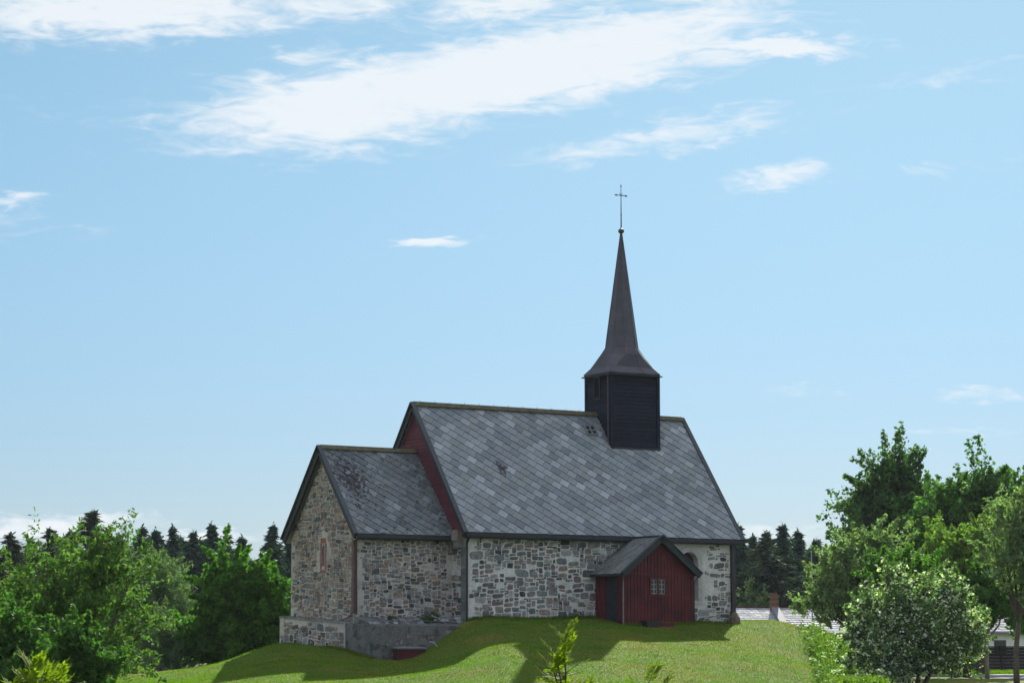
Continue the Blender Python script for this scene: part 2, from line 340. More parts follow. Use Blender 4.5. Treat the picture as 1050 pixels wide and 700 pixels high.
# road
def road_poly(pts, name, m_, dz, label):
    mb = MB(); 
    for i in range(len(pts)-1):
        (a, b_), (c, d_) = pts[i], pts[i+1]
        mb.poly([(*a, gz(*a)+dz), (*b_, gz(*b_)+dz), (*d_, gz(*d_)+dz), (*c, gz(*c)+dz)])
    o = mb.build(name, m_); return tag(o, label, kind='structure')
def rd(r, d): q = CAM + RT*r + FW*d; return (q[0], q[1])
pts = []
for i in range(30):
    r = 14.5 + i*3.2; pts.append((rd(r, 103 + .05*i), rd(r, 143 + .12*i)))
road_poly(pts, 'road', M['asphalt'], .012, 'grey asphalt road and yard crossing below the hedge')

# ------------------------------------------------------------------ church
church = empty('church', (0, 0, 0))
tag(church, 'medieval stone church with slate roofs, tarred spire and red porch on a green mound', 'church')
ZB = -3.0; ZE = 3.60; ZR = 9.401; HW = WD/2; OE = .342
EZ = 3.714; SL = (ZR-EZ)/(HW+OE); YM = HW
CX = -4.53; CY0 = 1.219; CY1 = WD-1.219; CZE = 3.594; CZR = 7.342; CSL = (CZR-CZE)/(YM-CY0+OE)

def plane_wall(mb, outer, holes, to3, depth=0, c=None):
    """a flat wall with openings; to3(u, v, inset) gives the point; reveals go 'depth' inwards"""
    loops = [[Vector((p[0], p[1], 0)) for p in outer]] + [[Vector((p[0], p[1], 0)) for p in h] for h in holes]
    flat = [p for l in loops for p in l]
    for tri in tessellate_polygon(loops): mb.poly([to3(flat[i].x, flat[i].y, 0) for i in tri], c)
    for h in holes:
        for i in range(len(h)):
            p, q = h[i], h[(i+1) % len(h)]
            mb.poly([to3(p[0], p[1], 0), to3(q[0], q[1], 0), to3(q[0], q[1], depth), to3(p[0], p[1], depth)], c)
def arch(cx, z0, wd, z1, n=10):
    r = wd/2; return [(cx-r, z0), (cx+r, z0)] + [(cx+r*math.cos(math.pi*i/n), z1-r+r*math.sin(math.pi*i/n)) for i in range(n+1)]
GREYP = [(.19, .195, .20), (.13, .135, .14), (.16, .175, .19), (.06, .066, .072), (.09, .092, .096), (.24, .23, .21), (.20, .15, .125), (.22, .16, .13), (.16, .12, .10), (.27, .27, .26), (.15, .15, .15), (.045, .05, .055), (.12, .13, .14), (.21, .215, .215), (.17, .18, .185)]
WARMP = [(.25, .20, .155), (.24, .16, .115), (.20, .185, .165), (.15, .15, .15), (.28, .24, .19), (.10, .10, .10), (.22, .12, .085), (.18, .175, .17), (.26, .18, .13), (.21, .20, .19), (.06, .06, .065)]
def stones(mb, u0, u1, v0, v1, to3, inside, pal, hmin=.13, hmax=.40, gap=.035, keep=1.0, bigz=None, seed=1, proud=.016):
    rg = random.Random(seed); v = v0; ph = rg.uniform(0, 6)
    def wav(u, vv): return .05*math.sin(u*1.3+vv*2.1+ph) + .03*math.sin(u*3.1+vv*1.7)
    def stone(a, b_, c, d_):
        if b_-a < .07 or d_-c < .05: return
        if not inside((a+b_)/2, (c+d_)/2, (b_-a)/2, (d_-c)/2): return
        k = keep((a+b_)/2, (c+d_)/2) if callable(keep) else keep
        if rg.random() > k: return
        col = rg.choice(pal); f = rg.uniform(.7, 1.25); gm_ = sum(col)/3; col = tuple((q*.8+gm_*.2)*f for q in col)
        cx_, cz_ = (a+b_)/2, (c+d_)/2; hw, hh = (b_-a)/2, (d_-c)/2; n = 12; p0 = []; p1 = []; e = rg.uniform(.25, .65); kc = [rg.uniform(.80, 1.06) for _ in range(4)]; hb = rg.uniform(-.10, .10)
        tx_, tz_ = rg.uniform(-.25, .25), rg.uniform(-.2, .2); sk = rg.uniform(-.08, .08)
        for i in range(n):
            th = 2*math.pi*(i+.5)/n; cs, sn_ = math.cos(th), math.sin(th)
            x = math.copysign(abs(cs)**e, cs)*hw*rg.uniform(.93, 1.05); y = math.copysign(abs(sn_)**e, sn_)*hh*rg.uniform(.88, 1.05)
            qd = kc[(0 if cs > 0 else 1) + (0 if sn_ > 0 else 2)]; x *= qd; y = y*(.5+.5*qd) + hb*x
            x += sk*y; y += wav(cx_+x, cz_)
            p0.append((cx_+x, cz_+y)); p1.append((cx_+x*.94, cz_+wav(cx_, cz_)+(y-wav(cx_+x, cz_))*.93, ))
        pr = proud*rg.uniform(.5, 1.5); i0 = len(mb.v)
        for p in p0: mb.v.append(tuple(to3(p[0], p[1], .004)))
        for p in p1: mb.v.append(tuple(to3(p[0], p[1], -pr - (p[0]-cx_)*tx_*.15 - (p[1]-cz_)*tz_*.15)))
        mb.v.append(tuple(to3(cx_, cz_+wav(cx_, cz_), -pr*1.25)))
        for i in range(n):
            j = (i+1) % n; mb.f.append((i0+i, i0+j, i0+n+j, i0+n+i)); mb.c.append(col)
            mb.f.append((i0+n+i, i0+n+j, i0+2*n)); mb.c.append(col)
    cell = (hmin+hmax)/2*.46; cz2 = cell*.78; nu = int((u1-u0)/cell)+3; nv = int((v1-v0)/cz2)+2
    occ = np.zeros((nv+6, nu+8), bool); occ[nv:, :] = True
    sizes = [((1, 1), .5), ((2, 1), 2.6), ((3, 1), 3.6), ((4, 1), 2.8), ((5, 1), 1.6), ((1, 2), .7), ((2, 2), 4.5), ((3, 2), 6), ((4, 2), 5), ((5, 2), 2.4), ((2, 3), 1.2), ((3, 3), 2.4), ((4, 3), 2.2), ((5, 3), 1.2), ((6, 4), .5), ((4, 4), .4)]
    for r_ in range(nv):
        for c_ in range(nu+2):
            if occ[r_, c_]: continue
            z_ = v0+r_*cz2; ww = [wt*(5 if (bigz and bigz[0] < z_ < bigz[1] and sz[1] >= 3) else 1) for sz, wt in sizes]
            for _ in range(12):
                (w_, h_) = rg.choices([q[0] for q in sizes], ww)[0]
                if c_+w_ <= nu+6 and not occ[r_:r_+h_, c_:c_+w_].any(): break
            else: w_ = h_ = 1
            occ[r_:r_+h_, c_:c_+w_] = True
            a = u0-cell*.5+c_*cell; b_ = a+w_*cell; c2 = z_; d2 = z_+h_*cz2; jt = lambda: rg.uniform(-.016, .016); g = gap*rg.uniform(.0, .8)
            stone(a+g/2+jt(), b_-g/2+jt(), c2+g/2+jt(), d2-g/2+jt())

# nave walls
AX, AZ0, AW, AZ1 = 11.32, 1.0, .95, 3.12
mb = MB()
hole = arch(AX, AZ0, AW, AZ1)
front = lambda u, v, i: (u, 0+i, v)
plane_wall(mb, [(0, ZB), (LN, ZB), (LN, ZE), (0, ZE)], [hole], front, .45)
mb.poly([(0, 0, ZB), (0, 0, ZE), (0, YM, ZR-.30), (0, WD, ZE), (0, WD, ZB)])
mb.poly([(LN, 0, ZB), (LN, WD, ZB), (LN, WD, ZE), (LN, YM, ZR-.30), (LN, 0, ZE)])
mb.poly([(0, WD, ZB), (0, WD, ZE), (LN, WD, ZE), (LN, WD, ZB)])
nave = mb.build('nave_wall', M['mortar'], church); nave['label'] = 'long rubble stone wall with pale lime joints'
mb = MB()
def ins(u, v, hw, hh):
    if u-hw < .02 or u+hw > LN+.02 or v+hh > ZE+.02: return False
    if abs(u-AX) < .78+hw and v > .7 and v < 3.5: return False
    return True
def keepn(u, v): return .95 if u < 9.5 else .82
stones(mb, .04, LN, -.6, ZE, front, ins, GREYP, keep=keepn, seed=4, gap=.045)
mb.build('stonework', M['stone'], nave)
# window surround
mb = MB(); no, ni = arch(AX, .86, 1.42, 3.37, 14), arch(AX, .99, .96, 3.125, 14)
plane_wall(mb, no, [ni], lambda u, v, i: (u, -.05+i, v), .06)
for i in range(len(no)):
    p, q = no[i], no[(i+1) % len(no)]; mb.poly([(p[0], -.05, p[1]), (q[0], -.05, q[1]), (q[0], .0, q[1]), (p[0], .0, p[1])])
M['plaster'] = mat('pale_lime_plaster', (.42, .42, .40), .9, False, [(4, .75, 1.15), (15, .85, 1.1)], (12, .5, .02))
mb.build('window_surround', M['plaster'], nave)
mb = MB(); fi = arch(AX, AZ0, AW-.01, AZ1-.005); fo = arch(AX, AZ0+.06, AW-.15, AZ1-.07)
plane_wall(mb, fi, [fo], lambda u, v, i: (u, .26+i, v), .06)
for xx in (-.13, .13): mb.box(AX+xx-.02, AX+xx+.02, .27, .31, AZ0, AZ1-.12)
for k in range(5): z_ = AZ0+.3+k*.35; mb.box(AX-.42, AX+.42, .275, .305, z_-.018, z_+.018)
win = mb.build('window', M['redclad'], nave); win['label'] = 'round-headed red framed window half hidden by the porch roof'
# panes
mb = MB(); pl = [(AX-.47, AZ0+.01), (AX+.47, AZ0+.01)] + [(AX+.47*math.cos(math.pi*i/10), AZ1-.475+.47*math.sin(math.pi*i/10)) for i in range(11)]
mb.poly([(p[0], .33, p[1]) for p in pl]); mb.build('window_glass', M['glass'], nave)

# east face of the nave: corner buttress strip + stonework below, red boards above
east = lambda X0: (lambda u, v, i: (X0+i, u, v))
mb = MB()
stones(mb, 0.44, 1.25, -1.2, ZE-.15, east(0), lambda u, v, hw, hh: u-hw > .38 and u+hw < 1.3, WARMP, seed=9)
mb.build('stonework', M['stone'], nave)
mb = MB()
for k in range(10):
    z0_ = -.9+k*.45; mb.box(-.05, .03, .0, .42, z0_+.01, z0_+.44, (random.uniform(.75, 1.15),)*3)
mb.box(-.32, .02, .25, .75, ZE-.22, ZE+.22, (1.35, 1.05, .9)); mb.box(-.26, .02, .28, .7, ZE-.5, ZE-.23, (1.2, 1., .9))
mb.build('quoin', M['quoin'], nave)

mb = MB(); zc_ = ZE-.05; hgt = .155; k = 0
while zc_ < ZR-.32:
    hw = (ZR-.10-zc_)/SL; hw1 = max((ZR-.10-(zc_+hgt))/SL, .03); j = random.uniform(.88, 1.1)
    a0, a1 = YM-hw, YM+hw; b0, b1 = YM-hw1, YM+hw1
    mb.hexa([(-.105, a0, zc_), (-.105, a1, zc_), (-.04, a1, zc_), (-.04, a0, zc_), (-.06, b0, zc_+hgt), (-.06, b1, zc_+hgt), (-.03, b1, zc_+hgt), (-.03, b0, zc_+hgt)], (j, j, j))
    zc_ += hgt; k += 1
g_ = mb.build('gable_cladding', M['redclad'], church); g_['label'] = 'horizontal red boards on the gable above the chancel roof'

# roofs of diagonal slates
def slate_roof(name, label, x0, x1, y_e, z_e, y_r, z_r, side, m_, parent, size=.40, pal=None, far=True, thick=.16):
    mb = MB(); ln = math.hypot(y_r-y_e, z_r-z_e); ey = (y_r-y_e)/ln; ez_ = (z_r-z_e)/ln; ny, nz = -ez_, ey
    if ny*ey < 0 and nz < 0: ny, nz = -ny, -nz
    T = lambda u, v, h: (u, y_e+ey*v+ny*h, z_e+ez_*v+nz*h)
    for (u0_, u1_) in ((x0, x1),):
        mb.hexa([T(u0_, 0, -thick), T(u1_, 0, -thick), T(u1_, ln, -thick), T(u0_, ln, -thick), T(u0_, 0, 0), T(u1_, 0, 0), T(u1_, ln, 0), T(u0_, ln, 0)])
    deck = mb.build(name, M['under'], parent); deck['label'] = label
    bm = bmesh.new(); cl_ = bm.loops.layers.float_color.new('tint'); s = size; rg = random.Random(3)
    th = R(48); ca, sa = math.cos(th), math.sin(th)
    g = .020
    NN = int((x1-x0+ln)/s)+6
    for i in range(-NN, NN):
        for j in range(-NN, NN):
            off = (i % 2)*s*.5 + .06*math.sin(i*7.3)
            a0, a1, b0, b1 = i*s+g*1.5, (i+1)*s, j*s*1.05+g*.6+off, (j+1)*s*1.05+off
            q = [(a0, b0), (a1, b0), (a1, b1), (a0, b1)]
            P = [(x0 + (a*ca - b_*sa), (a*sa + b_*ca)) for a, b_ in q]
            if max(p[0] for p in P) < x0 or min(p[0] for p in P) > x1 or max(p[1] for p in P) < -.02 or min(p[1] for p in P) > ln: continue
            # slates lie raised at the lower edges
            vm = min(p[1] for p in P); jj = rg.uniform(-.003, .006)
            top = [bm.verts.new(T(p[0], p[1], .012 + jj + .030*(1-(p[1]-vm)/(1.42*s)) )) for p in P]
            bot = [bm.verts.new(T(p[0], p[1], .002)) for p in P]
            base = rg.choices([(0.152, 0.173, 0.196), (0.186, 0.210, 0.235), (0.122, 0.142, 0.162), (0.255, 0.284, 0.314), (0.167, 0.184, 0.190), (0.211, 0.236, 0.263)], [5, 5, 4, 2, 4, 3])[0]
            if pal: base = tuple(a_*b_ for a_, b_ in zip(base, pal))
            f_ = rg.uniform(.92, 1.08); c_ = (*[q_*f_ for q_ in base], 1)
            fs = [bm.faces.new(top), bm.faces.new([bot[0], bot[1], top[1], top[0]]), bm.faces.new([bot[3], bot[0], top[0], top[3]])]
            for f in fs:
                for l in f.loops: l[cl_] = c_
    for co, no_ in ((T(x0, 0, 0), (-1, 0, 0)), (T(x1, 0, 0), (1, 0, 0)), (T(x0, -.02, 0), (0, -ey, -ez_)), (T(x0, ln, 0), (0, ey, ez_))):
        bmesh.ops.bisect_plane(bm, geom=bm.verts[:]+bm.edges[:]+bm.faces[:], plane_co=co, plane_no=no_, clear_outer=True)
    bmesh.ops.recalc_face_normals(bm, faces=bm.faces[:])
    me = bpy.data.meshes.new('slates'); bm.to_mesh(me); bm.free(); me.materials.append(m_)
    o = bpy.data.objects.new('slates', me); COL.objects.link(o); o.parent = deck
    return deck, T, ln
NX0, NX1 = -.22, LN+.27
nr_, T1, L1 = slate_roof('nave_roof', 'steep grey slate roof of the nave', NX0, NX1, -OE, EZ, YM, ZR-.02, 1, M['slate'], church, size=.40)
mb = MB(); mb.hexa([(NX0, WD+OE, EZ-.2), (NX1, WD+OE, EZ-.2), (NX1, YM+.01, ZR-.22), (NX0, YM+.01, ZR-.22), (NX0, WD+OE, EZ), (NX1, WD+OE, EZ), (NX1, YM+.01, ZR-.02), (NX0, YM+.01, ZR-.02)]); mb.c = [(.17, .18, .19)]*len(mb.f); mb.build('rear_slope', M['slate'], nr_)
mb = MB()
mb.beam((NX0-.02, YM-.10, ZR+.0), (9.25, YM-.10, ZR+.0), .24, .045, (0, -SL, 1)); mb.beam((NX0-.02, YM+.08, ZR+.0), (9.25, YM+.08, ZR+.0), .24, .045, (0, SL, 1))
mb.beam((11.8, YM-.10, ZR+.0), (NX1+.02, YM-.10, ZR), .24, .045, (0, -SL, 1)); mb.beam((11.8, YM+.08, ZR), (NX1+.02, YM+.08, ZR), .24, .045, (0, SL, 1))
mb.build('ridge_board', M['moss'], nr_)
mb = MB(); mb.beam((NX0+.2, YM, ZR+.065), (9.2, YM, ZR+.065), .03, .025)
for k in range(13): x_ = .1+k*.75; mb.tube([(x_, YM, ZR), (x_, YM, ZR+.17)], .011, 5)
mb.build('ridge_spikes', M['iron'], nr_)
def verge(x, ye, ze_, yr, zr_, parent, wd=.10, ht=.26, sides=(1, 1), proud=.05):
    mb = MB(); 
    sl_ = (zr_-ze_)/(yr-ye); upv = lambda s_: (0, -s_*sl_, 1)
    dn = ht/2-.05
    for s_ in (1, -1):
        if not sides[0 if s_ == 1 else 1]: continue
        yy = ye if s_ == 1 else 2*yr-ye; l_ = math.hypot(yr-ye, zr_-ze_); ny_, nz_ = -s_*(zr_-ze_)/l_, (yr-ye)/l_
        a = (x, yy-ny_*dn-s_*.03, ze_-nz_*dn-.03*sl_); b_ = (x, yr-ny_*dn+s_*.0, zr_-nz_*dn)
        mb.beam(a, b_, wd, ht, upv(s_)); 
        mb.beam((x-.03 if x < 1 else x+.03, a[1]+ny_*(dn+.03), a[2]+nz_*(dn+.03)), (x-.03 if x < 1 else x+.03, b_[1]+ny_*(dn+.03), b_[2]+nz_*(dn+.03)), wd+.10, .05, upv(s_), (2.2, 2.1, 1.8))
    return mb.build('verge_board', M['black'], parent)
verge(NX0-.03, -OE, EZ, YM, ZR+.05, nr_); verge(NX1+.03, -OE, EZ, YM, ZR+.05, nr_)
mb = MB(); mb.box(NX0+.0, NX1, -OE-.10, -OE+.02, EZ-.19, EZ-.035); mb.box(NX0+.03, NX1-.03, -OE-.02, 0, EZ-.24, EZ-.16, (1.2, .8, .9)); mb.build('gutter', M['black'], nr_)
# skylight
mb = MB(); cu, cvv = 8.5, L1-1.05
def sq(u0_, u1_, v0_, v1_, h0, h1, c=None): mb.hexa([T1(u0_, v0_, h0), T1(u1_, v0_, h0), T1(u1_, v1_, h0), T1(u0_, v1_, h0), T1(u0_, v0_, h1), T1(u1_, v0_, h1), T1(u1_, v1_, h1), T1(u0_, v1_, h1)], c)
for a_ in (-.26, 0, .26): sq(cu+a_-.025, cu+a_+.025, cvv-.28, cvv+.28, .02, .11)
for a_ in (-.26, 0, .26): sq(cu-.28, cu+.28, cvv+a_-.025, cvv+a_+.025, .02, .105)
sk_ = mb.build('skylight', M['lead'], nr_)
mb = MB(); sq(cu-.24, cu+.24, cvv-.24, cvv+.24, .03, .06); mb.build('skylight_glass', M['glass'], nr_)

# chancel (choir)
mb = MB()
HS = [(YM-.13, 2.35), (YM+.13, 2.35), (YM+.13, 3.12), (YM, 3.3), (YM-.13, 3.12)]
PX = CX
plane_wall(mb, [(CY0, ZB), (CY1, ZB), (CY1, CZE-.1), (YM, CZR-.25), (CY0, CZE-.1)], [HS], east(CX), .12)
mb.poly([(CX, CY0, ZB), (CX, CY0, CZE-.05), (0, CY0, CZE-.05), (0, CY0, ZB)]); mb.poly([(CX, CY1, ZB), (0, CY1, ZB), (0, CY1, CZE-.05), (CX, CY1, CZE-.05)])
ch = mb.build('chancel_wall', M['mortar_w'], church); ch['label'] = 'warmer toned rubble wall of the low chancel'
mb = MB(); mb.poly([(CX+.03, YM-.2, 2.3), (CX+.03, YM+.2, 2.3), (CX+.03, YM+.2, 3.35), (CX+.03, YM-.2, 3.35)]); mb.build('window_glass', M['glass'], ch)
mb = MB()
def ine(u, v, hw, hh):
    if abs(u-YM) < .33+hw and 2.2 < v+hh and v-hh < 3.5: return False
    return CY0-.02 < u-hw and u+hw < CY1+.02 and v+hh < CZR-.16-(abs(u-YM)+hw*.4)*CSL
stones(mb, CY0, CY1, -.2, CZR, east(CX), ine, WARMP, hmin=.12, hmax=.34, gap=.03, seed=21)
mb.build('stonework', M['stone'], ch)
mb = MB()
stones(mb, CX, 0, -.2, CZE, lambda u, v, i: (u, CY0+i, v), lambda u, v, hw, hh: CX-.02 < u-hw and u+hw < .02 and v+hh < CZE-.05, GREYP+WARMP[:3], hmin=.10, hmax=.30, bigz=(.0, 1.0), seed=33)
mb.build('stonework', M['stone'], ch)
mb = MB()   # red dressed stone round the slit
for (a0, a1, z0_, z1_) in [(-.30, -.135, 2.2, 2.55), (-.27, -.135, 2.56, 2.9), (-.31, -.135, 2.91, 3.2), (.135, .28, 2.2, 2.5), (.135, .31, 2.51, 2.88), (.135, .27, 2.89, 3.2), (-.26, .26, 2.05, 2.19), (-.24, -.02, 3.31, 3.52), (.0, .24, 3.31, 3.52), (-.29, -.14, 3.21, 3.30), (.14, .29, 3.21, 3.3)]:
    j = random.uniform(.8, 1.2); mb.box(CX-.014, CX+.03, YM+a0, YM+a1, z0_, z1_, (.24*j, .10*j, .075*j))
sw = mb.build('slit_window_surround', M['stone'], ch); sw['label'] = 'reddish stones framing the narrow slit window'
CX0 = CX-.19
cr_, T2, L2 = slate_roof('chancel_roof', 'mossy slate roof of the chancel', CX0, -.06, CY0-OE, CZE, YM, CZR-.02, 1, M['slate_moss'], church, size=.37, pal=(.78, .78, .76))
mb = MB(); ye = CY1+OE; mb.hexa([(CX0, ye, CZE-.18), (-.06, ye, CZE-.18), (-.06, YM+.01, CZR-.2), (CX0, YM+.01, CZR-.2), (CX0, ye, CZE), (-.06, ye, CZE), (-.06, YM+.01, CZR-.02), (CX0, YM+.01, CZR-.02)]); mb.c = [(.15, .16, .165)]*len(mb.f); mb.build('rear_slope', M['slate'], cr_)
mb = MB(); mb.beam((CX0-.02, YM-.09, CZR), (-.12, YM-.09, CZR), .24, .05, (0, -CSL, 1)); mb.beam((CX0-.02, YM+.08, CZR), (-.12, YM+.08, CZR), .24, .05, (0, CSL, 1)); mb.build('ridge_board', M['moss'], cr_)
verge(CX0-.04, CY0-OE, CZE, YM, CZR+.05, cr_, ht=.30)
mb = MB(); mb.box(CX0, -.02, CY0-OE-.09, CY0-OE+.02, CZE-.18, CZE-.03); mb.box(CX0+.03, -.05, CY0-OE-.02, CY0, CZE-.22, CZE-.15, (1.2, .8, .9)); mb.build('gutter', M['black'], cr_)
# downpipes
mb = MB(); mb.box(CX-.14, CX-.035, CY0+.02, CY0+.20, .35, CZE-.25); mb.tube([(CX-.1, CY0+.11, .40), (CX-.13, CY0+.35, .22), (CX-.2, CY0+1.1, .02)], .035, 7); dp = mb.build('downpipe', M['brownpipe'], church); dp['label'] = 'brown boxed downpipe at the chancel corner'
mb = MB(); mb.tube([(CX-.06, CY0-.06, CZE-.2), (CX-.03, CY0-.06, .3)], .035, 8); mb.build('downpipe', M['iron'], church)
mb = MB(); mb.tube([(-.12, -OE-.03, EZ-.2), (-.06, -.1, EZ-.45), (-.06, -.1, -.1)], .05, 8); mb.build('downpipe', M['iron'], church)
mb = MB(); mb.box(LN-.12, LN+.07, -.15, -.02, .35, EZ-.2); mb.tube([(LN-.02, -.12, .4), (LN-.02, -.3, .1)], .05, 8); mb.build('downpipe', M['iron'], church)
mb = MB(); zz = gz(LN, -.3); mb.tube([(LN-.1, -.25, zz-.2), (LN-.08, -.25, zz+.25), (LN-.05, -.2, zz+.48)], [.28, .24, .12], 9, (.13, .10, .065)); mb.build('corner_stone', M['stone'], church)

# plinth
mb = MB(); ztop_n = ZAT(-4.8, 1.6, 638.2); ztop_f = ZAT(-4.8, 7.6, 632.3)
mb.hexa([(-4.86, 1.62, ZB), (CX+.1, 1.62, ZB), (CX+.1, 7.52, ZB), (-4.86, 7.52, ZB), (-4.86, 1.62, ztop_n), (CX+.1, 1.62, ztop_n+.05), (CX+.1, 7.52, ztop_f+.05), (-4.86, 7.52, ztop_f)])
plin = mb.build('plinth', M['mortar_w'], church); plin['label'] = 'rough stone plinth under the chancel gable'
mb = MB(); stones(mb, 1.7, 7.5, -2.2, .3, east(-4.86), lambda u, v, hw, hh: 1.64 < u-hw and u+hw < 7.53 and v+hh < ztop_n+(ztop_f-ztop_n)*(u-1.6)/6-.04, WARMP+GREYP[:5], hmin=.18, hmax=.42, seed=41); mb.build('stonework', M['stone'], plin)
mb = MB()
for k in range(12):
    y0_ = 1.7+k*.485; z_ = ztop_n+(ztop_f-ztop_n)*(y0_-1.4)/6; mb.box(-4.91, CX+.02, y0_, y0_+.46, z_-.02, z_+.05+random.uniform(0, .02), (random.uniform(.8, 1.25),)*3)
mb.build('coping', M['quoin'], plin)
zt_ = ZAT(-4.8, -.9, 640.5)
mb = MB()
NXs = 26; rg = random.Random(5)
mb.hexa([(-4.83, -.92, ZB), (.0, -.92, ZB), (.0, 1.60, ZB), (-4.83, 1.60, ZB), (-4.83, -.92, zt_), (.0, -.92, zt_-.02), (.0, 1.60, zt_+.1), (-4.83, 1.60, zt_+.1)])
bt = mb.build('terrace_block', M['render'], church); bt['label'] = 'dark cement-rendered block beside the chancel plinth'
mb = MB(); stones(mb, -4.7, -.4, zt_-.12, zt_+.6, lambda u, v, i: (u, -.25+i*1.0+ (v-zt_)*1.2, v+.02), lambda u, v, hw, hh: zt_-.05 < v < zt_+.34, GREYP[:5], hmin=.12, hmax=.2, seed=12)
mb.build('stonework', M['stone'], bt)
mb = MB(); mb.hexa([(-4.7, -.35, zt_-.1), (-.02, -.35, zt_-.1), (-.02, CY0, zt_-.1), (-4.7, CY0, zt_-.1), (-4.62, -.25, zt_+.06), (-.02, -.25, zt_+.06), (-.02, CY0, zt_+.36), (-4.62, CY0, zt_+.36)]); mb.build('rubble_bank', M['render'], bt)
mb = MB(); stones(mb, -4.7, -1.4, -1.5, zt_, front_l := (lambda u, v, i: (u, -.92+i, v)), lambda u, v, hw, hh: v+hh < zt_-.1 and -4.7 < u-hw, [(.14, .14, .14), (.17, .165, .16), (.18, .15, .13)], keep=.55, seed=8, proud=.012, hmin=.2, hmax=.4); mb.build('stonework', M['stone'], bt)

# tower
TX0, TX1, TY0, TY1, TZ = 9.28, 11.77, 2.95, 4.95, 11.2
def sidez(y): return ZR-abs(y-YM)*SL
tw = empty('tower', (TX0, TY0, 8)); tw.parent = church; tw.location = (0, 0, 0)
mb = MB(); 
LW = (TY0+1.0-.35+.3, 10.25, 11.0)
zz = 7.6; bh = .17
while zz < TZ-.02:
    z1_ = min(zz+bh, TZ); j = random.uniform(.8, 1.3)
    for (pa, pb, nx, ny) in (((TX0, TY0), (TX1, TY0), 0, -1), ((TX0, TY1), (TX0, TY0), -1, 0), ((TX1, TY0), (TX1, TY1), 1, 0), ((TX1, TY1), (TX0, TY1), 0, 1)):
        a0 = (pa[0]+nx*.05, pa[1]+ny*.05); b0 = (pb[0]+nx*.05, pb[1]+ny*.05)
        mb.hexa([(*a0, zz), (*b0, zz), (pb[0]-nx*.02, pb[1]-ny*.02, zz), (pa[0]-nx*.02, pa[1]-ny*.02, zz), (pa[0]+nx*.015, pa[1]+ny*.015, z1_), (pb[0]+nx*.015, pb[1]+ny*.015, z1_), (pb[0]-nx*.02, pb[1]-ny*.02, z1_), (pa[0]-nx*.02, pa[1]-ny*.02, z1_)], (j, j, j))
    zz += bh
mb.build('tower_boards', M['tower'], tw)
mb = MB()
for (x, y, wx_, wy_) in ((TX0-.01, TY0-.01, .16, .16), (TX1+.01, TY0-.01, .16, .16), (TX0-.01, TY1+.01, .14, .14), (TX1+.01, TY1+.01, .14, .14)):
    mb = MB(); mb.box(x-wx_/2, x+wx_/2, y-wy_/2, y+wy_/2, 7.45, TZ, (1.2, 1.2, 1.3)); mb.build('corner_board', M['tower'], tw)
mb = MB(); ly = TY0+1.05
mb.box(TX0-.085, TX0-.055, ly-.19, ly+.19, 10.15, 11.02, (.25, .25, .25)); mb.build('belfry_opening', M['tower'], tw)
mb = MB()
for a_ in (ly-.24, ly+.20): mb.box(TX0-.11, TX0-.05, a_, a_+.05, 10.1, 11.08)
mb.box(TX0-.11, TX0-.05, ly-.24, ly+.25, 10.05, 10.12); mb.box(TX0-.11, TX0-.05, ly-.24, ly+.25, 11.03, 11.1)
mb.build('belfry_frame', M['black'], tw)
mb = MB(); mb.tube([(TX0-.13, TY0+.12, TZ-.02), (TX0-.12, TY0+.12, 8.1), (TX0-.15, TY0-.0, 7.95)], .03, 6); mb.build('lightning_conductor', M['brownpipe'], tw)
mb = MB(); yb = TY0-.1   # flashing where tower meets slates
mb.beam((TX0-.05, TY0-.08, sidez(TY0)-.02), (TX1+.08, TY0-.08, sidez(TY0)-.02), .10, .06); mb.build('flashing', M['black'], tw)
# spire: a square splayed skirt, then an octagonal needle
cxx, cyy = (TX0+TX1)/2, (TY0+TY1)/2
hx, hy = (TX1-TX0)/2+.12, (TY1-TY0)/2+.12
def ring(z, r8): return [(cxx+r8*math.cos(R(22.5+45*i)), cyy+r8*math.sin(R(22.5+45*i)), z) for i in range(8)]
def sqring(z, ax, ay, k):   # an 8 point ring that is a square with cut corners
    return [(cxx+ax, cyy+ay*k, z), (cxx+ax*k, cyy+ay, z), (cxx-ax*k, cyy+ay, z), (cxx-ax, cyy+ay*k, z), (cxx-ax, cyy-ay*k, z), (cxx-ax*k, cyy-ay, z), (cxx+ax*k, cyy-ay, z), (cxx+ax, cyy-ay*k, z)]
Z358 = ZAT(cxx, cyy, 357); ZAP = ZAT(cxx, cyy, 238)
rings = [sqring(TZ-.04, hx-.03, hy-.03, .97), sqring(TZ+.03, hx, hy, .97), sqring(TZ+.32, hx*.84, hy*.84, .86), ring(Z358-.35, .98), ring(Z358-.02, .76), ring(Z358+.5, .69), ring(ZAP, .035)]
mb = MB()
for a_, b_ in zip(rings, rings[1:]):
    for i in range(8):
        j = (i+1) % 8; f = random.uniform(.85, 1.15); mb.poly([a_[i], a_[j], b_[j], b_[i]], (f, f, f))
spi = mb.build('spire', M['copper'], tw)
mb = MB()
for i in range(8): mb.tube([r_[i] for r_ in rings[1:]], [.022]*5+[.012], 5)
for i in range(8):
    for q in (1/3, 2/3):
        if i % 2 == 0: continue
        lerp = lambda p, r_, t_: tuple(p[k_]*(1-t_)+r_[k_]*t_ for k_ in range(3))
        mb.tube([lerp(rings[k_][i], rings[k_][(i+1) % 8], q) for k_ in (1, 2, 3, 4)], .015, 4)
mb.build('seam', M['copper'], spi)
mb = MB(); mb.box(cxx-hx-.06, cxx+hx+.06, cyy-hy-.06, cyy+hy+.06, TZ-.09, TZ-.042); mb.build('eaves_board', M['black'], tw)
fin = []
mb = MB(); zb_ = ZAT(cxx, cyy, 237)
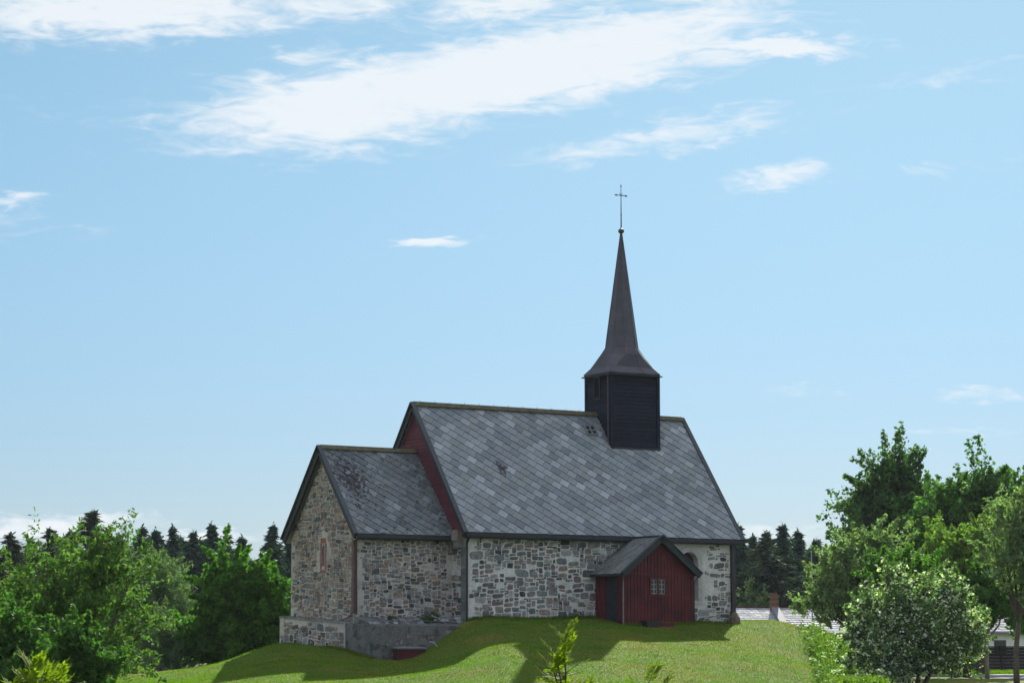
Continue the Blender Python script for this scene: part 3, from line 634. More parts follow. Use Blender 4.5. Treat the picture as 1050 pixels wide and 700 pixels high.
mb.tube([(cxx, cyy, zb_-.12+.24*i/8) for i in range(9)], [.02+.12*math.sqrt(max(0, 1-(2*i/8-1)**2)) for i in range(9)], 12); mb.build('finial_ball', M['gold'], spi, True)
ztp = ZAT(cxx, cyy, 189); zcr = ZAT(cxx, cyy, 200.5)
mb = MB(); mb.tube([(cxx, cyy, zb_), (cxx, cyy, zb_+1), (cxx, cyy, ztp)], [.035, .025, .012], 6); mb.tube([(cxx, cyy, ztp-.16), (cxx, cyy, ztp-.1), (cxx, cyy, ztp-.02)], [.01, .035, .008], 6)
hv = Vector(RT)*1.0; hv = Vector((1, 0, 0))
mb.tube([Vector((cxx, cyy, zcr))-hv*.30, Vector((cxx, cyy, zcr))+hv*.30], .018, 6)
for s_ in (-1, 1): mb.tube([Vector((cxx, cyy, zcr))+hv*s_*.24, Vector((cxx, cyy, zcr))+hv*s_*.33], [.02, .035], 6); mb.beam((cxx+s_*.24, cyy, zcr-.05), (cxx+s_*.24, cyy, zcr+.05), .02, .02, (1, 0, 0)); mb.beam((cxx, cyy, zcr), (cxx+s_*.1, cyy, zcr+.1), .015, .015)
mb.tube([(cxx, cyy, zb_+.7), (cxx, cyy, zb_+.76)], .035, 6); mb.build('cross', M['iron'], spi)

# porch
QX0, QX1, QY = 6.40, 9.97, -2.12; QE = 2.075; QR = 3.64; qm = (QX0+QX1)/2; QSL = (QR-QE)/(qm-QX0+.235)
mb = MB(); zb2 = -.7
wl = (QX0+.62, 0)
zt_f = QR-.13
# front wall with a window hole
wu0, wu1, wz0, wz1 = 7.80, 8.56, 1.22, 1.82
pf = lambda u, v, i: (u, QY+i, v)
plane_wall(mb, [(QX0, zb2), (QX1, zb2), (QX1, QE-.02), (qm, QR-.2), (QX0, QE-.02)], [[(wu0, wz0), (wu1, wz0), (wu1, wz1), (wu0, wz1)]], pf, .1)
dy0, dy1, dz1 = -.78, -1.72, 2.02
DOORZ0 = .02
plane_wall(mb, [(QY, zb2), (-.0, zb2), (-.0, QE+.0), (QY, QE+.0)], [[(dy1, DOORZ0), (dy0, DOORZ0), (dy0, dz1), (dy1, dz1)]], lambda u, v, i: (QX0+i, u, v), .1)
mb.poly([(QX1, QY, zb2), (QX1, 0, zb2), (QX1, 0, QE), (QX1, QY, QE)])
por = mb.build('porch_wall', M['red'], church); por['label'] = 'dark red board-and-batten porch wall'
mb = MB(); nb = 20
for k in range(nb+1):
    x_ = QX0+.04+(QX1-QX0-.08)*k/nb; zt2 = QR-.26-abs(x_-qm)*QSL
    if wu0-.08 < x_ < wu1+.08:
        mb.box(x_-.028, x_+.028, QY-.03, QY, zb2, wz0-.08); mb.box(x_-.028, x_+.028, QY-.03, QY, wz1+.1, zt2)
    else: mb.box(x_-.028, x_+.028, QY-.03, QY, zb2, zt2)
mb.box(QX0, QX1, QY-.045, QY-.002, 2.02, 2.10)
for yy in (-.12, -.3, -.48, -.64, -1.86, -2.0): mb.box(QX0-.03, QX0, yy-.028, yy+.028, zb2, QE-.05)
mb.box(QX0-.035, QX0+.0, QY-.034, QY+.07, zb2, QE-.05, (.8, .8, .8)); mb.box(QX1-.09, QX1+.03, QY-.05, QY-.002, zb2, QE-.1, (.8, .8, .8))
mb.box(QX0-.04, QX0, dy0, dy0+.08, DOORZ0, dz1+.08); mb.box(QX0-.04, QX0, dy1-.08, dy1, DOORZ0, dz1+.08); mb.box(QX0-.045, QX0, dy1-.08, dy0+.08, dz1, dz1+.09)
mb.build('batten', M['red'], por)
# window
mb = MB()
mb.box(wu0-.09, wu1+.09, QY-.06, QY-.003, wz1, wz1+.08); mb.box(wu0-.11, wu1+.11, QY-.07, QY-.003, wz0-.09, wz0)
mb.box(wu0-.07, wu0, QY-.055, QY-.003, wz0, wz1); mb.box(wu1, wu1+.07, QY-.055, QY-.003, wz0, wz1); xm = (wu0+wu1)/2; mb.box(xm-.035, xm+.035, QY-.04, QY+.06, wz0, wz1)
wf = mb.build('window', M['red'], por)
mb = MB()
for a_, b_ in ((wu0+.005, xm-.035), (xm+.035, wu1-.005)):
    for x_ in (a_, (a_+b_)/2-.012, b_-.025): mb.box(x_, x_+.025, QY+.02, QY+.05, wz0, wz1)
    for k in range(4): z_ = wz0+(wz1-wz0-.025)*k/3; mb.box(a_, b_, QY+.018, QY+.048, z_, z_+.025)
mb.build('window_bars', M['greypaint'], por)
mb = MB(); mb.poly([(wu0, QY+.06, wz0), (wu1, QY+.06, wz0), (wu1, QY+.06, wz1), (wu0, QY+.06, wz1)]); mb.build('window_glass', M['glass'], por)
# door with herringbone boards
M['doorp'] = mat('blue_black_paint', (.022, .03, .042), .55, True, (8, .8, 1.2))
mb = MB(); mb.box(QX0+.05, QX0+.1, dy1, dy0, DOORZ0, dz1, (.6, .6, .6)); ym = (dy0+dy1)/2; hw_ = (dy0-dy1)/2
for k in range(-4, 16):
    z_ = DOORZ0+k*.14
    for s_ in (-1, 1):
        a = Vector((QX0+.045, ym+s_*.01, z_)); b_ = Vector((QX0+.045, ym+s_*hw_, z_+hw_*.8))
        lo = max(0, (DOORZ0+.03-z_)/(hw_*.8)); hi = min(1, (dz1-.03-z_)/(hw_*.8))
        if hi-lo > .05: mb.beam(a.lerp(b_, lo), a.lerp(b_, hi), .02, .085, (1, 0, 0) if False else (0, 0, 1), (random.uniform(.8, 1.3),)*3)
dr = mb.build('door', M['doorp'], por); dr['label'] = 'blue-black herringbone boarded door'
mb = MB(); zs = gz(6.2, -1.2)
mb.box(QX0-.42, QX0-.002, -1.95, -.55, -.6, -.11); mb.box(QX0-.8, QX0-.424, -2.05, -.45, -.8, -.27); mb.build('step', M['quoin'], por)
# porch roof
def flip_roof():
    e = .235; xl = QX0-e; y0_ = QY-.27; d1 = math.hypot(qm-xl, QR-QE); ex, ez_ = (qm-xl)/d1, (QR-QE)/d1
    T = lambda v, u, h: (xl+ex*u-ez_*h, v, QE+ez_*u+ex*h)
    T2_ = lambda v, u, h: (2*qm-(xl+ex*u-ez_*h), v, QE+ez_*u+ex*h)
    mb = MB()
    for TT in (T, T2_):
        yb_ = .0
        mb.hexa([TT(y0_, 0, -.1), TT(yb_, 0, -.1), TT(yb_, d1-.002, -.1), TT(y0_, d1-.002, -.1), TT(y0_, 0, 0), TT(yb_, 0, 0), TT(yb_, d1-.002, 0), TT(y0_, d1-.002, 0)])
    deck = mb.build('porch_roof', M['under'], church); deck['label'] = 'small slate porch roof with black verge boards'
    bm = bmesh.new(); cl_ = bm.loops.layers.float_color.new('tint'); s = .33; g = .012; th = R(44); ca, sa = math.cos(th), math.sin(th)
    for TT in (T, T2_):
        fs0 = set(bm.faces)
        for i in range(-16, 16):
            for j in range(-16, 16):
                q = [(i*s+g, j*s+g), ((i+1)*s, j*s+g), ((i+1)*s, (j+1)*s), (i*s+g, (j+1)*s)]; P = [(y0_+a*ca-b_*sa, a*sa+b_*ca) for a, b_ in q]
                if max(p[0] for p in P) < y0_ or min(p[0] for p in P) > 0 or max(p[1] for p in P) < 0 or min(p[1] for p in P) > d1: continue
                vm = min(p[1] for p in P); top = [bm.verts.new(TT(p[0], p[1], .012+.022*(1-(p[1]-vm)/(1.42*s)))) for p in P]; bot = [bm.verts.new(TT(p[0], p[1], .002)) for p in P]
                base = random.choice([(.12, .125, .12), (.15, .16, .155), (.18, .19, .19), (.13, .14, .14)]); c_ = (*base, 1)
                for f in (bm.faces.new(top), bm.faces.new([bot[0], bot[1], top[1], top[0]]), bm.faces.new([bot[3], bot[0], top[0], top[3]])):
                    for l in f.loops: l[cl_] = c_
    for co, no_ in (((0, y0_, 0), (0, -1, 0)), ((0, -.0, 0), (0, 1, 0)), ((0, 0, QE-.02), (0, 0, -1)), ((0, 0, QR+.03), (0, 0, 1))):
        bmesh.ops.bisect_plane(bm, geom=bm.verts[:]+bm.edges[:]+bm.faces[:], plane_co=co, plane_no=no_, clear_outer=True)
    bmesh.ops.recalc_face_normals(bm, faces=bm.faces[:])
    me = bpy.data.meshes.new('slates'); bm.to_mesh(me); bm.free(); me.materials.append(M['slate_moss']); o = bpy.data.objects.new('slates', me); COL.objects.link(o); o.parent = deck
    mb = MB()
    for s_ in (1, -1):
        up_ = (-s_*(QR-QE), 0, qm-xl); k1 = Vector(up_).normalized()
        a = Vector((qm-s_*(qm-xl)-s_*.03, y0_-.03, QE-.02))-k1*.07; b_ = Vector((qm, y0_-.03, QR))-k1*.07
        mb.beam(a, b_, .07, .24, up_); mb.beam(a+k1*.13+Vector((0, -.02, 0)), b_+k1*.14+Vector((0, -.02, 0)), .14, .035, up_, (1.6, 1.6, 1.6))
    mb.beam((qm, y0_-.03, QR+.035), (qm, -.02, QR+.035), .2, .04); mb.box(xl-.07, xl+.02, y0_+.0, -.03, QE-.13, QE-.02)
    mb.build('verge_board', M['black'], deck)
flip_roof()
mb = MB(); mb.tube([(QX0-.15, QY-.2, QE-.12), (QX0-.06, QY-.07, QE-.35), (QX0-.06, QY-.07, -.4)], .03, 7); dp = mb.build('downpipe', M['lead'], church); dp['label'] = 'thin grey downpipe at the porch corner'
mb = MB(); mb.tube([(QX1+.15, QY-.2, QE-.12), (QX1+.06, QY-.05, QE-.35), (QX1+.06, QY-.05, -.4)], .025, 7); mb.build('downpipe', M['iron'], church)

# small things by the church
def bench():
    x0_, y0_ = 7.15, QY-.62; z = gz(x0_+.3, y0_); e = empty('planter_box', (x0_+.35, y0_+.2, z)); tag(e, 'low black box with a flat lid standing against the red porch wall', 'box')
    mb = MB(); mb.hexa([(-.30, -.18, -.1), (.30, -.18, -.1), (.30, .18, -.1), (-.30, .18, -.1), (-.34, -.2, .26), (.34, -.2, .26), (.34, .2, .26), (-.34, .2, .26)]); mb.build('body', M['iron'], e)
    mb = MB(); mb.box(-.40, .40, -.24, .24, .262, .30); mb.build('lid', M['black'], e)
bench()
x0_, y0_ = 8.25, QY-.35; z = gz(x0_, y0_)
e = empty('wooden_trough', (x0_, y0_, z)); tag(e, 'small low red board trough on the grass beside the black box', 'trough')
mb = MB(); mb.box(-.42, .42, -.14, -.11, -.05, .14); mb.box(-.42, .42, .11, .14, -.05, .14); mb.box(-.42, -.39, -.108, .108, -.05, .14); mb.box(.39, .42, -.108, .108, -.05, .14); mb.build('side_boards', M['red'], e)
mb = MB(); mb.box(-.388, .388, -.108, .108, -.05, .08); mb.build('soil', M['dirt'], e)
# cellar hatch at the foot of the rendered block
hx0 = -3.95; z = gz(hx0+.6, -1.3)
e = empty('cellar_hatch', (hx0+.55, -1.15, z)); tag(e, 'small dark red hatch with grey lid at the foot of the rendered plinth', 'hatch')
mb = MB(); mb.box(-.62, .62, -.16, .22, -.3, .36); mb.build('front_panel', M['red'], e)
mb = MB(); mb.hexa([(-.68, -.26, .362), (.68, -.26, .362), (.68, .22, .40), (-.68, .22, .40), (-.68, -.26, .42), (.68, -.26, .42), (.68, .22, .46), (-.68, .22, .46)]); mb.build('lid', M['lead'], e)
for q_ in (-.66, .60): mb = MB(); mb.box(q_, q_+.06, -.2, -.162, -.25, .36); mb.build('post', M['darkwood'], e)
xp, yp = -2.45, -1.5; zp = gz(xp, yp)
mb = MB(); mb.tube([(xp, yp+.3, zp+.25), (xp+.05, yp+.05, zp+.22), (xp+.1, yp-.15, zp+.02)], .035, 8); tag(mb.build('drain_pipe', M['greypaint']), 'short pale bent pipe sticking out of the grass beside the hatch', 'pipe')
# a few weeds at the wall foot
M['weed'] = leafmat('weed_leaf', (.05, .085, .02), .4)
def leaves(name, cen, L, Wd, m_, parent, base_tint=(1, 1, 1), var=.3, up=.0, warm=.15, hang=None):
    n = len(cen); nrm = rng.normal(size=(n, 3)); nrm[:, 2] += up; nrm /= np.linalg.norm(nrm, axis=1)[:, None]
    a = rng.normal(size=(n, 3)); 
    if hang is not None: a = a*.6 + hang
    a -= (a*nrm).sum(1)[:, None]*nrm; a /= np.linalg.norm(a, axis=1)[:, None]; b_ = np.cross(nrm, a)
    sc = rng.uniform(.7, 1.3, n)[:, None]; a = a*L/2*sc; b_ = b_*Wd/2*sc
    v = np.stack([cen-a, cen-b_+a*.15+nrm*Wd*.12, cen+a, cen+b_+a*.15+nrm*Wd*.12], 1).reshape(-1, 3)
    f = rng.uniform(1-var, 1+var, n); wv = rng.normal(0, warm, n)
    tint = np.stack([f*(1+wv), f, f*(1-wv)], 1)*np.array(base_tint); tint = np.clip(tint, .05, 3)
    return npmesh(name, v, 4, m_, parent, tint)
def bush(name, x, y, z, r, h, n, m_, label, cat, L=.1, group=None, tint=(1, 1, 1)):
    e = empty(name, (x, y, z)); tag(e, label, cat, group)
    q = rng.normal(size=(n, 3)); q /= np.linalg.norm(q, axis=1)[:, None]; q *= rng.uniform(.2, 1, (n, 1))**.5
    q *= 1+.25*np.sin(q[:, :1]*5+q[:, 1:2]*4+x); q = q*np.array([r, r, h/2])+np.array([0, 0, h/2])
    leaves('foliage', q, L, L*.6, m_, e, tint)
    mb = MB()
    for k in range(5): t_ = rng.uniform(-1, 1, 2)*r*.6; mb.tube([(0, 0, -.05), (t_[0]*.5, t_[1]*.5, h*.4), (t_[0], t_[1], h*.75)], [.02, .015, .005], 5)
    mb.build('stem', M['bark'], e)
bush('weed_clump', -1.35, .35, zt_+.1, .22, .55, 150, M['weed'], 'taller green weed growing at the foot of the wall where nave meets chancel', 'weed', .12, 'weeds on the terrace')
bush('weed_clump', -1.9, .0, zt_+.1, .28, .35, 160, M['weed'], 'low wide green weed on the terrace edge left of the taller one', 'weed', .10, 'weeds on the terrace')
bush('weed_clump', -3.3, .5, zt_+.15, .22, .28, 110, M['weed'], 'small green weed tuft on the terrace near the chancel corner', 'weed', .09, 'weeds on the terrace')

# ------------------------------------------------------------------ trees
L_ = {
 'rowan': leafmat('rowan_leaf', (.088, .155, .045), .5), 'bright': leafmat('maple_leaf', (.065, .15, .025), .5), 'dark': leafmat('elm_leaf', (.065, .125, .042), .45),
 'pale': leafmat('whitebeam_leaf', (.17, .235, .12), .48), 'willow': leafmat('willow_leaf', (.11, .165, .085), .4), 'hawthorn': leafmat('hawthorn_leaf', (.11, .175, .075), .45), 'spruce': leafmat('spruce_needle', (.036, .068, .055), .2, .7),
 'pine': leafmat('pine_needle', (.045, .065, .045), .15, .7), 'yellow': leafmat('lime_leaf', (.13, .20, .045), .5), 'shade': leafmat('broad_leaf', (.065, .14, .036), .45), 'fresh': leafmat('fresh_rowan_leaf', (.16, .21, .02), .5)}
def tree(name, label, cat, u0, d, lobes, m_, leafL, ratio, nclump, per, clr, bark='bark', base_z=None, trunk_r=.18, stems=1, var=.35, warm=.12, group=None, trunk_u=None, second=None, up=.3, spray=1.15, upw=.45):
    """lobes: (u, v, ru, rv) read off the photo, turned into real ellipsoids around the trunk's own place"""
    pu = u0; p0 = PW(pu, 680, d); zb_ = gz(p0[0], p0[1]) if base_z is None else base_z
    base = np.array([p0[0], p0[1], zb_]); px = d/F
    e = empty(name, base); tag(e, label, cat, group)
    cen = []; wts = []
    for i, lb in enumerate(lobes):
        u, v, ru, rv = lb[:4]; dd = lb[4] if len(lb) > 4 else rng.uniform(-.35, .35)*ru*px
        c = PW(u, v, d) - base + FW*dd; cen.append((c, ru*px, rv*px)); wts.append(ru*rv*max(ru, rv))
    wts = np.array(wts)/sum(wts); k = rng.choice(len(cen), nclump, p=wts)
    q = rng.normal(size=(nclump, 3)); q /= np.linalg.norm(q, axis=1)[:, None]; rad = rng.uniform(0, 1, nclump)**.4; az_ = np.arctan2(q[:, 1], q[:, 0]); ph_ = rng.uniform(0, 6)
    rad *= 1 + .26*np.sin(3*az_+ph_+4*q[:, 2]) + .18*np.sin(7*az_-5*q[:, 2]+k); q = q*rad[:, None]
    C = np.array([c for c, _, _ in cen])[k]; ru_ = np.array([a for _, a, _ in cen])[k]; rv_ = np.array([b_ for _, _, b_ in cen])[k]
    cc = C + RT*(q[:, :1]*ru_[:, None]) + FW*(q[:, 1:2]*ru_[:, None]*.9) + np.array([0, 0, 1])*(q[:, 2:3]*rv_[:, None])
    cs = clr*rng.uniform(.5, 1.4, nclump)
    nn = rng.poisson(per, nclump); idx = np.repeat(np.arange(nclump), nn); n = len(idx)
    off = rng.normal(size=(n, 3)); off /= np.linalg.norm(off, axis=1)[:, None]; off *= (rng.uniform(0, 1, n)**.5)[:, None]
    out = q*.8 + rng.normal(0, .45, (nclump, 3)) + np.array([0, 0, upw]); out /= np.linalg.norm(out, axis=1)[:, None]
    tt = rng.uniform(-.6, 1.5, n)
    pos = cc[idx] + off*(cs[idx]*(.62-.25*np.clip(tt, 0, 1.5)))[:, None] + (out[idx]*(tt*cs[idx]*spray)[:, None])
    pos = pos[pos[:, 2]+zb_ > gz(base[0], base[1])+.1]
    leaves('crown', pos, leafL, leafL*ratio, m_, e, var=var, warm=warm, up=up)
    if second:   # blossom or pale leaf clusters: (mat, count, size, tint)
        kk = rng.choice(nclump, second[1]); q2 = rng.normal(size=(second[1], 3)); q2 /= np.linalg.norm(q2, axis=1)[:, None]
        leaves(second[3], cc[kk]+q2*cs[kk][:, None], second[2], second[2]*.8, second[0], e, up=.8, warm=.04, var=.2)
    mb = MB(); allc = cc[rng.choice(nclump, min(nclump, 26*stems))]; top = C.mean(0)
    for s_ in range(stems):
        a_ = 2*math.pi*s_/max(stems, 1); bx_ = np.array([math.cos(a_), math.sin(a_), 0])*(.35 if stems > 1 else 0)
        h0 = max(.8, min(c[2]-b_ for c, _, b_ in cen)*.9); fork = np.array([top[0]*.25, top[1]*.25, h0]) + bx_*2.2
        mb.tube([bx_-np.array([0, 0, .3]), bx_*1.4+np.array([0, 0, h0*.5]), fork], [trunk_r*1.25, trunk_r, trunk_r*.8], 9)
        mine = cen if stems == 1 else [cen[(s_+j*stems) % len(cen)] for j in range(max(1, len(cen)//stems+1))]
        for (c, a2, b2) in mine:
            mid = (fork+c)/2 + rng.normal(0, .15, 3)*a2*.5; mb.tube([fork, mid, c, c+np.array([0, 0, b2*.5])], [trunk_r*.65, trunk_r*.45, trunk_r*.28, trunk_r*.1], 7)
    for c in allc:
        j = int(np.argmin([np.linalg.norm(c-cc2) for cc2, _, _ in cen])); s0 = cen[j][0]; s0 = s0*.8 + np.array([0, 0, s0[2]*.0]); 
        mb.tube([s0, (s0+c)/2+rng.normal(0, .1, 3), c], [trunk_r*.25, trunk_r*.15, trunk_r*.05], 5)
    mb.build('trunk', M[bark], e, True)
    return e
# left side
tree('rowan_tree', 'tall airy light green tree filling the left edge, nearest on that side', 'tree', 88, 76,
     [(88, 580, 42, 42), (108, 568, 26, 28), (50, 590, 34, 36), (130, 600, 34, 36), (20, 610, 34, 36), (75, 625, 60, 40), (150, 640, 26, 26), (25, 655, 50, 40), (118, 668, 44, 36), (60, 685, 70, 30), (90, 556, 14, 16), (-15, 640, 40, 60)],
     L_['rowan'], .17, .36, 605, 46, .40, 'bark', trunk_r=.09, stems=4, var=.45, warm=.15, spray=1.1)
tree('dark_broadleaf_tree', 'dark green low broadleaf tree in the lower left corner', 'tree', 12, 70,
     [(5, 655, 30, 34), (12, 690, 40, 30)], L_['shade'], .16, .55, 132, 81, .35, trunk_r=.08)
tree('broadleaf_bush', 'dense mid green bush below the airy tree at lower left', 'bush', 78, 68,
     [(78, 662, 22, 28), (100, 680, 24, 22), (60, 690, 24, 20)], L_['shade'], .15, .5, 143, 81, .28, trunk_r=.06)
tree('willow_tree', 'pale grey-green rounded willow behind the airy tree', 'tree', 150, 132,
     [(152, 592, 32, 26), (140, 610, 30, 36), (168, 612, 26, 34), (180, 640, 24, 36), (150, 640, 40, 40), (190, 640, 16, 30)], L_['willow'], .24, .25, 385, 81, .6, trunk_r=.25, up=0)
tree('willow_bush', 'pale grey-green smaller willow at the foot of the rounded one', 'tree', 172, 118,
     [(165, 655, 22, 28), (180, 670, 20, 26), (150, 676, 24, 22)], L_['willow'], .18, .3, 181, 72, .42, trunk_r=.10, stems=2, bark='palebark')
tree('maple_tree', 'bright green dense rounded maple beside the chancel', 'tree', 235, 118,
     [(232, 610, 30, 36), (250, 595, 22, 24), (222, 640, 38, 34), (255, 640, 36, 40), (205, 655, 22, 28), (270, 625, 22, 36), (285, 615, 16, 32), (238, 662, 50, 26), (292, 645, 20, 34)],
     L_['bright'], .21, .75, 522, 81, .45, trunk_r=.22)
tree('yellow_shrub', 'yellow-green low shrub at the foot of the bright maple', 'bush', 128, 106, [(128, 685, 16, 9), (112, 690, 14, 8)], L_['yellow'], .12, .5, 90, 36, .22, trunk_r=.03)
# right side
tree('elm_tree', 'tallest dark green tree with ragged top on the right', 'tree', 915, 152,
     [(920, 492, 30, 34), (908, 520, 40, 34), (935, 520, 34, 34), (890, 545, 34, 28), (925, 474, 14, 16), (880, 520, 16, 14), (930, 560, 60, 34), (898, 492, 10, 14)], L_['dark'], .27, .6, 495, 75, .75, trunk_r=.32, var=.45)
tree('sycamore_tree', 'dense dark green spreading tree at the right edge behind the others', 'tree', 1005, 145,
     [(985, 520, 40, 36), (1020, 510, 40, 34), (1050, 520, 40, 40), (965, 545, 40, 36), (1010, 560, 50, 40), (1060, 560, 40, 50)], L_['shade'], .27, .65, 495, 75, .7, trunk_r=.32, var=.45)
tree('ash_tree', 'yellow-green tree between the pale whitebeam and dark spreading tree', 'tree', 985, 128,
     [(975, 572, 34, 26), (1005, 555, 22, 22), (1000, 585, 34, 34), (950, 585, 28, 28), (1035, 540, 22, 18)], L_['yellow'], .22, .5, 264, 68, .5, trunk_r=.18, stems=2)
tree('bird_cherry_tree', 'pale silvery green bushy tree overhanging the flagpole', 'tree', 885, 122,
     [(880, 572, 34, 30), (900, 562, 26, 26), (858, 590, 28, 30), (845, 615, 24, 24), (880, 610, 44, 36), (912, 590, 32, 32), (920, 570, 18, 18), (935, 600, 22, 26), (862, 625, 30, 18)],
     L_['pale'], .19, .5, 467, 72, .42, trunk_r=.20, var=.5, warm=.1, bark='bark')
tree('maple_sapling', 'mid green leafy crown wedged between two silvery trees', 'tree', 925, 108, [(920, 582, 20, 18), (900, 590, 16, 14), (940, 578, 14, 14), (925, 600, 26, 26)], L_['bright'], .17, .6, 132, 72, .32, trunk_r=.07)
tree('whitebeam_tree', 'silvery whitebeam full of pale flower clusters, in front on the right', 'tree', 938, 99,
     [(930, 598, 20, 20), (950, 608, 22, 24), (898, 622, 24, 22), (882, 640, 20, 22), (975, 612, 20, 20), (994, 640, 18, 22), (915, 640, 34, 34), (968, 632, 26, 26), (985, 652, 22, 22), (925, 655, 48, 30), (965, 660, 36, 20), (890, 655, 22, 24), (908, 590, 12, 13), (900, 680, 28, 16), (950, 640, 50, 30), (975, 595, 14, 14), (880, 690, 22, 14), (930, 684, 36, 14), (978, 676, 30, 14), (1000, 655, 14, 20), (872, 668, 16, 16)],
     L_['hawthorn'], .14, .55, 620, 75, .32, trunk_r=.10, stems=3, var=.5, second=(leafmat('blossom', (.60, .64, .52), .35), 13000, .12, 'blossom'))
tree('whitebeam_tree', 'silvery grey-green whitebeam cut by the right edge of the photo', 'tree', 1042, 112,
     [(1035, 540, 24, 28), (1050, 515, 24, 22), (1062, 545, 34, 40), (1030, 575, 28, 26), (1060, 590, 34, 40), (1020, 560, 16, 20)], L_['pale'], .17, .5, 275, 68, .4, trunk_r=.12, var=.5, second=(L_['willow'], 900, .12, 'pale_leaves'), base_z=-2.5)
tree('roadside_tree', 'deep green slim tree beside the road with bare lower trunk', 'tree', 1012, 124,
     [(1010, 612, 30, 26), (1030, 620, 26, 26), (995, 625, 22, 26), (1020, 595, 26, 22)], L_['bright'], .19, .55, 231, 72, .42, trunk_r=.10, base_z=-2.5, bark='palebark')
tree('roadside_tree', 'deep green tree with crooked trunk in front of the dark fence at right edge', 'tree', 1042, 127,
     [(1045, 605, 26, 30), (1055, 625, 22, 22), (1030, 600, 16, 20)], L_['shade'], .19, .55, 165, 72, .42, trunk_r=.11, base_z=-2.5, bark='palebark')
for i, (u, v, ru, rv, lab) in enumerate([(765, 612, 12, 12, 'pale leafy bush rising left of the chimney before dark conifers'), (780, 618, 8, 12, 'thin pale bush rising just behind the long slate roof')]):
    tree('pale_bush', lab, 'bush', u, 193, [(u, v, ru, rv), (u+2, v+14, ru, rv)], L_['pale'], .26, .5, 60, 26, .55, trunk_r=.05, base_z=-2.5, group='pale bushes behind the slate roof')

# conifers
def spruce_mesh(H, Rr, seed, nwh=34):
    rg = np.random.default_rng(seed); C = []; A_ = []
    for w_ in range(nwh):
        f = w_/(nwh-1); z = H*(.06+.94*f); rr = Rr*(1-f)**.95*rg.uniform(.55, 1.2)+.10; nb_ = int(8*(1-f)+4)
        for b_ in range(nb_):
            a = rg.uniform(0, 2*math.pi); L = rr*rg.uniform(.5, 1.3); n = max(4, int(L*9)); t_ = np.linspace(.12, 1, n)
            x = np.cos(a)*L*t_; y = np.sin(a)*L*t_; zz = z - .30*L*t_ + .30*L*t_**3
            for s_ in (-1, 0, 1):
                sp_ = (1-t_)*.30*L*s_*.6; px_ = x - np.sin(a)*sp_; py_ = y+np.cos(a)*sp_
                C.append(np.stack([px_, py_, zz-abs(s_)*.08], 1)); A_.append(np.tile([[np.cos(a), np.sin(a), -.35]], (n, 1)))
    C = np.concatenate(C); A_ = np.concatenate(A_); lead = np.stack([np.zeros(8), np.zeros(8), np.linspace(H*.96, H*1.03, 8)], 1); C = np.concatenate([C, lead]); A_ = np.concatenate([A_, np.tile([[0, 0, 1.]], (8, 1))])
    C = np.repeat(C, 2, 0)+rg.normal(0, .07, (len(C)*2, 3)); A_ = np.repeat(A_, 2, 0); return C, A_
protos = []
mbt = MB(); mbt.tube([(0, 0, -.3), (0, 0, 5), (0, 0, 11)], [.22, .15, .03], 8)
def spruce(e, seed, H, Rr, m_):
    C, A_ = spruce_mesh(H, Rr, seed); leaves('crown', C, .46, .12, m_, e, var=.35, warm=.08, hang=A_*2, up=0)
    mb = MB(); mb.tube([(0, 0, -.3), (0, 0, H*.5), (0, 0, H*.97)], [H*.02, H*.013, .02], 8); mb.build('trunk', M['bark'], e)
specs = [('spruce', 11, 3.9), ('spruce', 11, 3.2), ('pine', 11, 4.4)]
for i, (mm, H, Rr) in enumerate(specs):
    e = empty('conifer', (0, 0, 0)); spruce(e, i+3, H, Rr, L_[mm]); protos.append(e)
def copy_tree(o):
    c = o.copy(); COL.objects.link(c)
    for chd in o.children:
        cc_ = chd.copy(); COL.objects.link(cc_); cc_.parent = c
    return c
con = [(146, 543, 205, 1, 'left group, spruce just right of the airy tree top'), (160, 546, 198, 0, 'left group, second spruce right of the airy tree top'), (177, 543, 206, 1, 'left group, slim pointed spruce over the willow'),
       (199, 548, 198, 0, 'left group, spruce with blunt top over the willow'), (217, 540, 200, 0, 'left group, tallest spruce above the bright maple'), (233, 550, 208, 2, 'left group, broad spruce above the bright maple'),
       (248, 553, 196, 1, 'left group, short spruce ending the row'), (280, 541, 190, 0, 'lone spruce touching the chancel eave'), (296, 556, 200, 1, 'spruce half hidden behind the chancel wall'),
       (188, 556, 215, 0, 'left group, spruce set back behind the willow top'), (208, 556, 212, 2, 'left group, spruce in the gap between two taller ones'),
       (10, 550, 190, 2, 'greyish pine at the far left edge'), (32, 556, 195, 2, 'greyish pine second from the far left edge'), (52, 545, 200, 2, 'pine behind the upper left of the airy tree'), (95, 527, 180, 2, 'dark pine showing above the airy tree top'), (72, 548, 190, 1, 'pine left of the airy tree top'), (118, 556, 205, 1, 'spruce behind the right of the airy tree top'), (-8, 552, 195, 2, 'greyish pine cut by the left edge'),
       (757, 541, 200, 0, 'right group, spruce touching the nave gable'), (772, 552, 205, 1, 'right group, second spruce from the nave gable'), (786, 548, 195, 2, 'right group, spruce above the small chimney'), (803, 541, 200, 0, 'right group, tallest spruce in the middle'),
       (818, 547, 206, 1, 'right group, spruce left of the flagpole'), (836, 556, 200, 0, 'right group, spruce behind the flagpole'), (852, 562, 205, 2, 'right group, spruce behind the silvery tree'), (744, 552, 210, 2, 'right group, spruce mostly behind the nave wall'), (795, 560, 214, 2, 'right group, spruce set back in a gap'),
       (1035, 560, 200, 2, 'conifer behind the trees at right edge'), (1000, 575, 205, 0, 'conifer hidden behind the yellow-green tree')]
ORD = ['first', 'second', 'third', 'fourth', 'fifth', 'sixth', 'seventh', 'eighth', 'ninth', 'tenth', 'eleventh', 'twelfth', 'thirteenth']
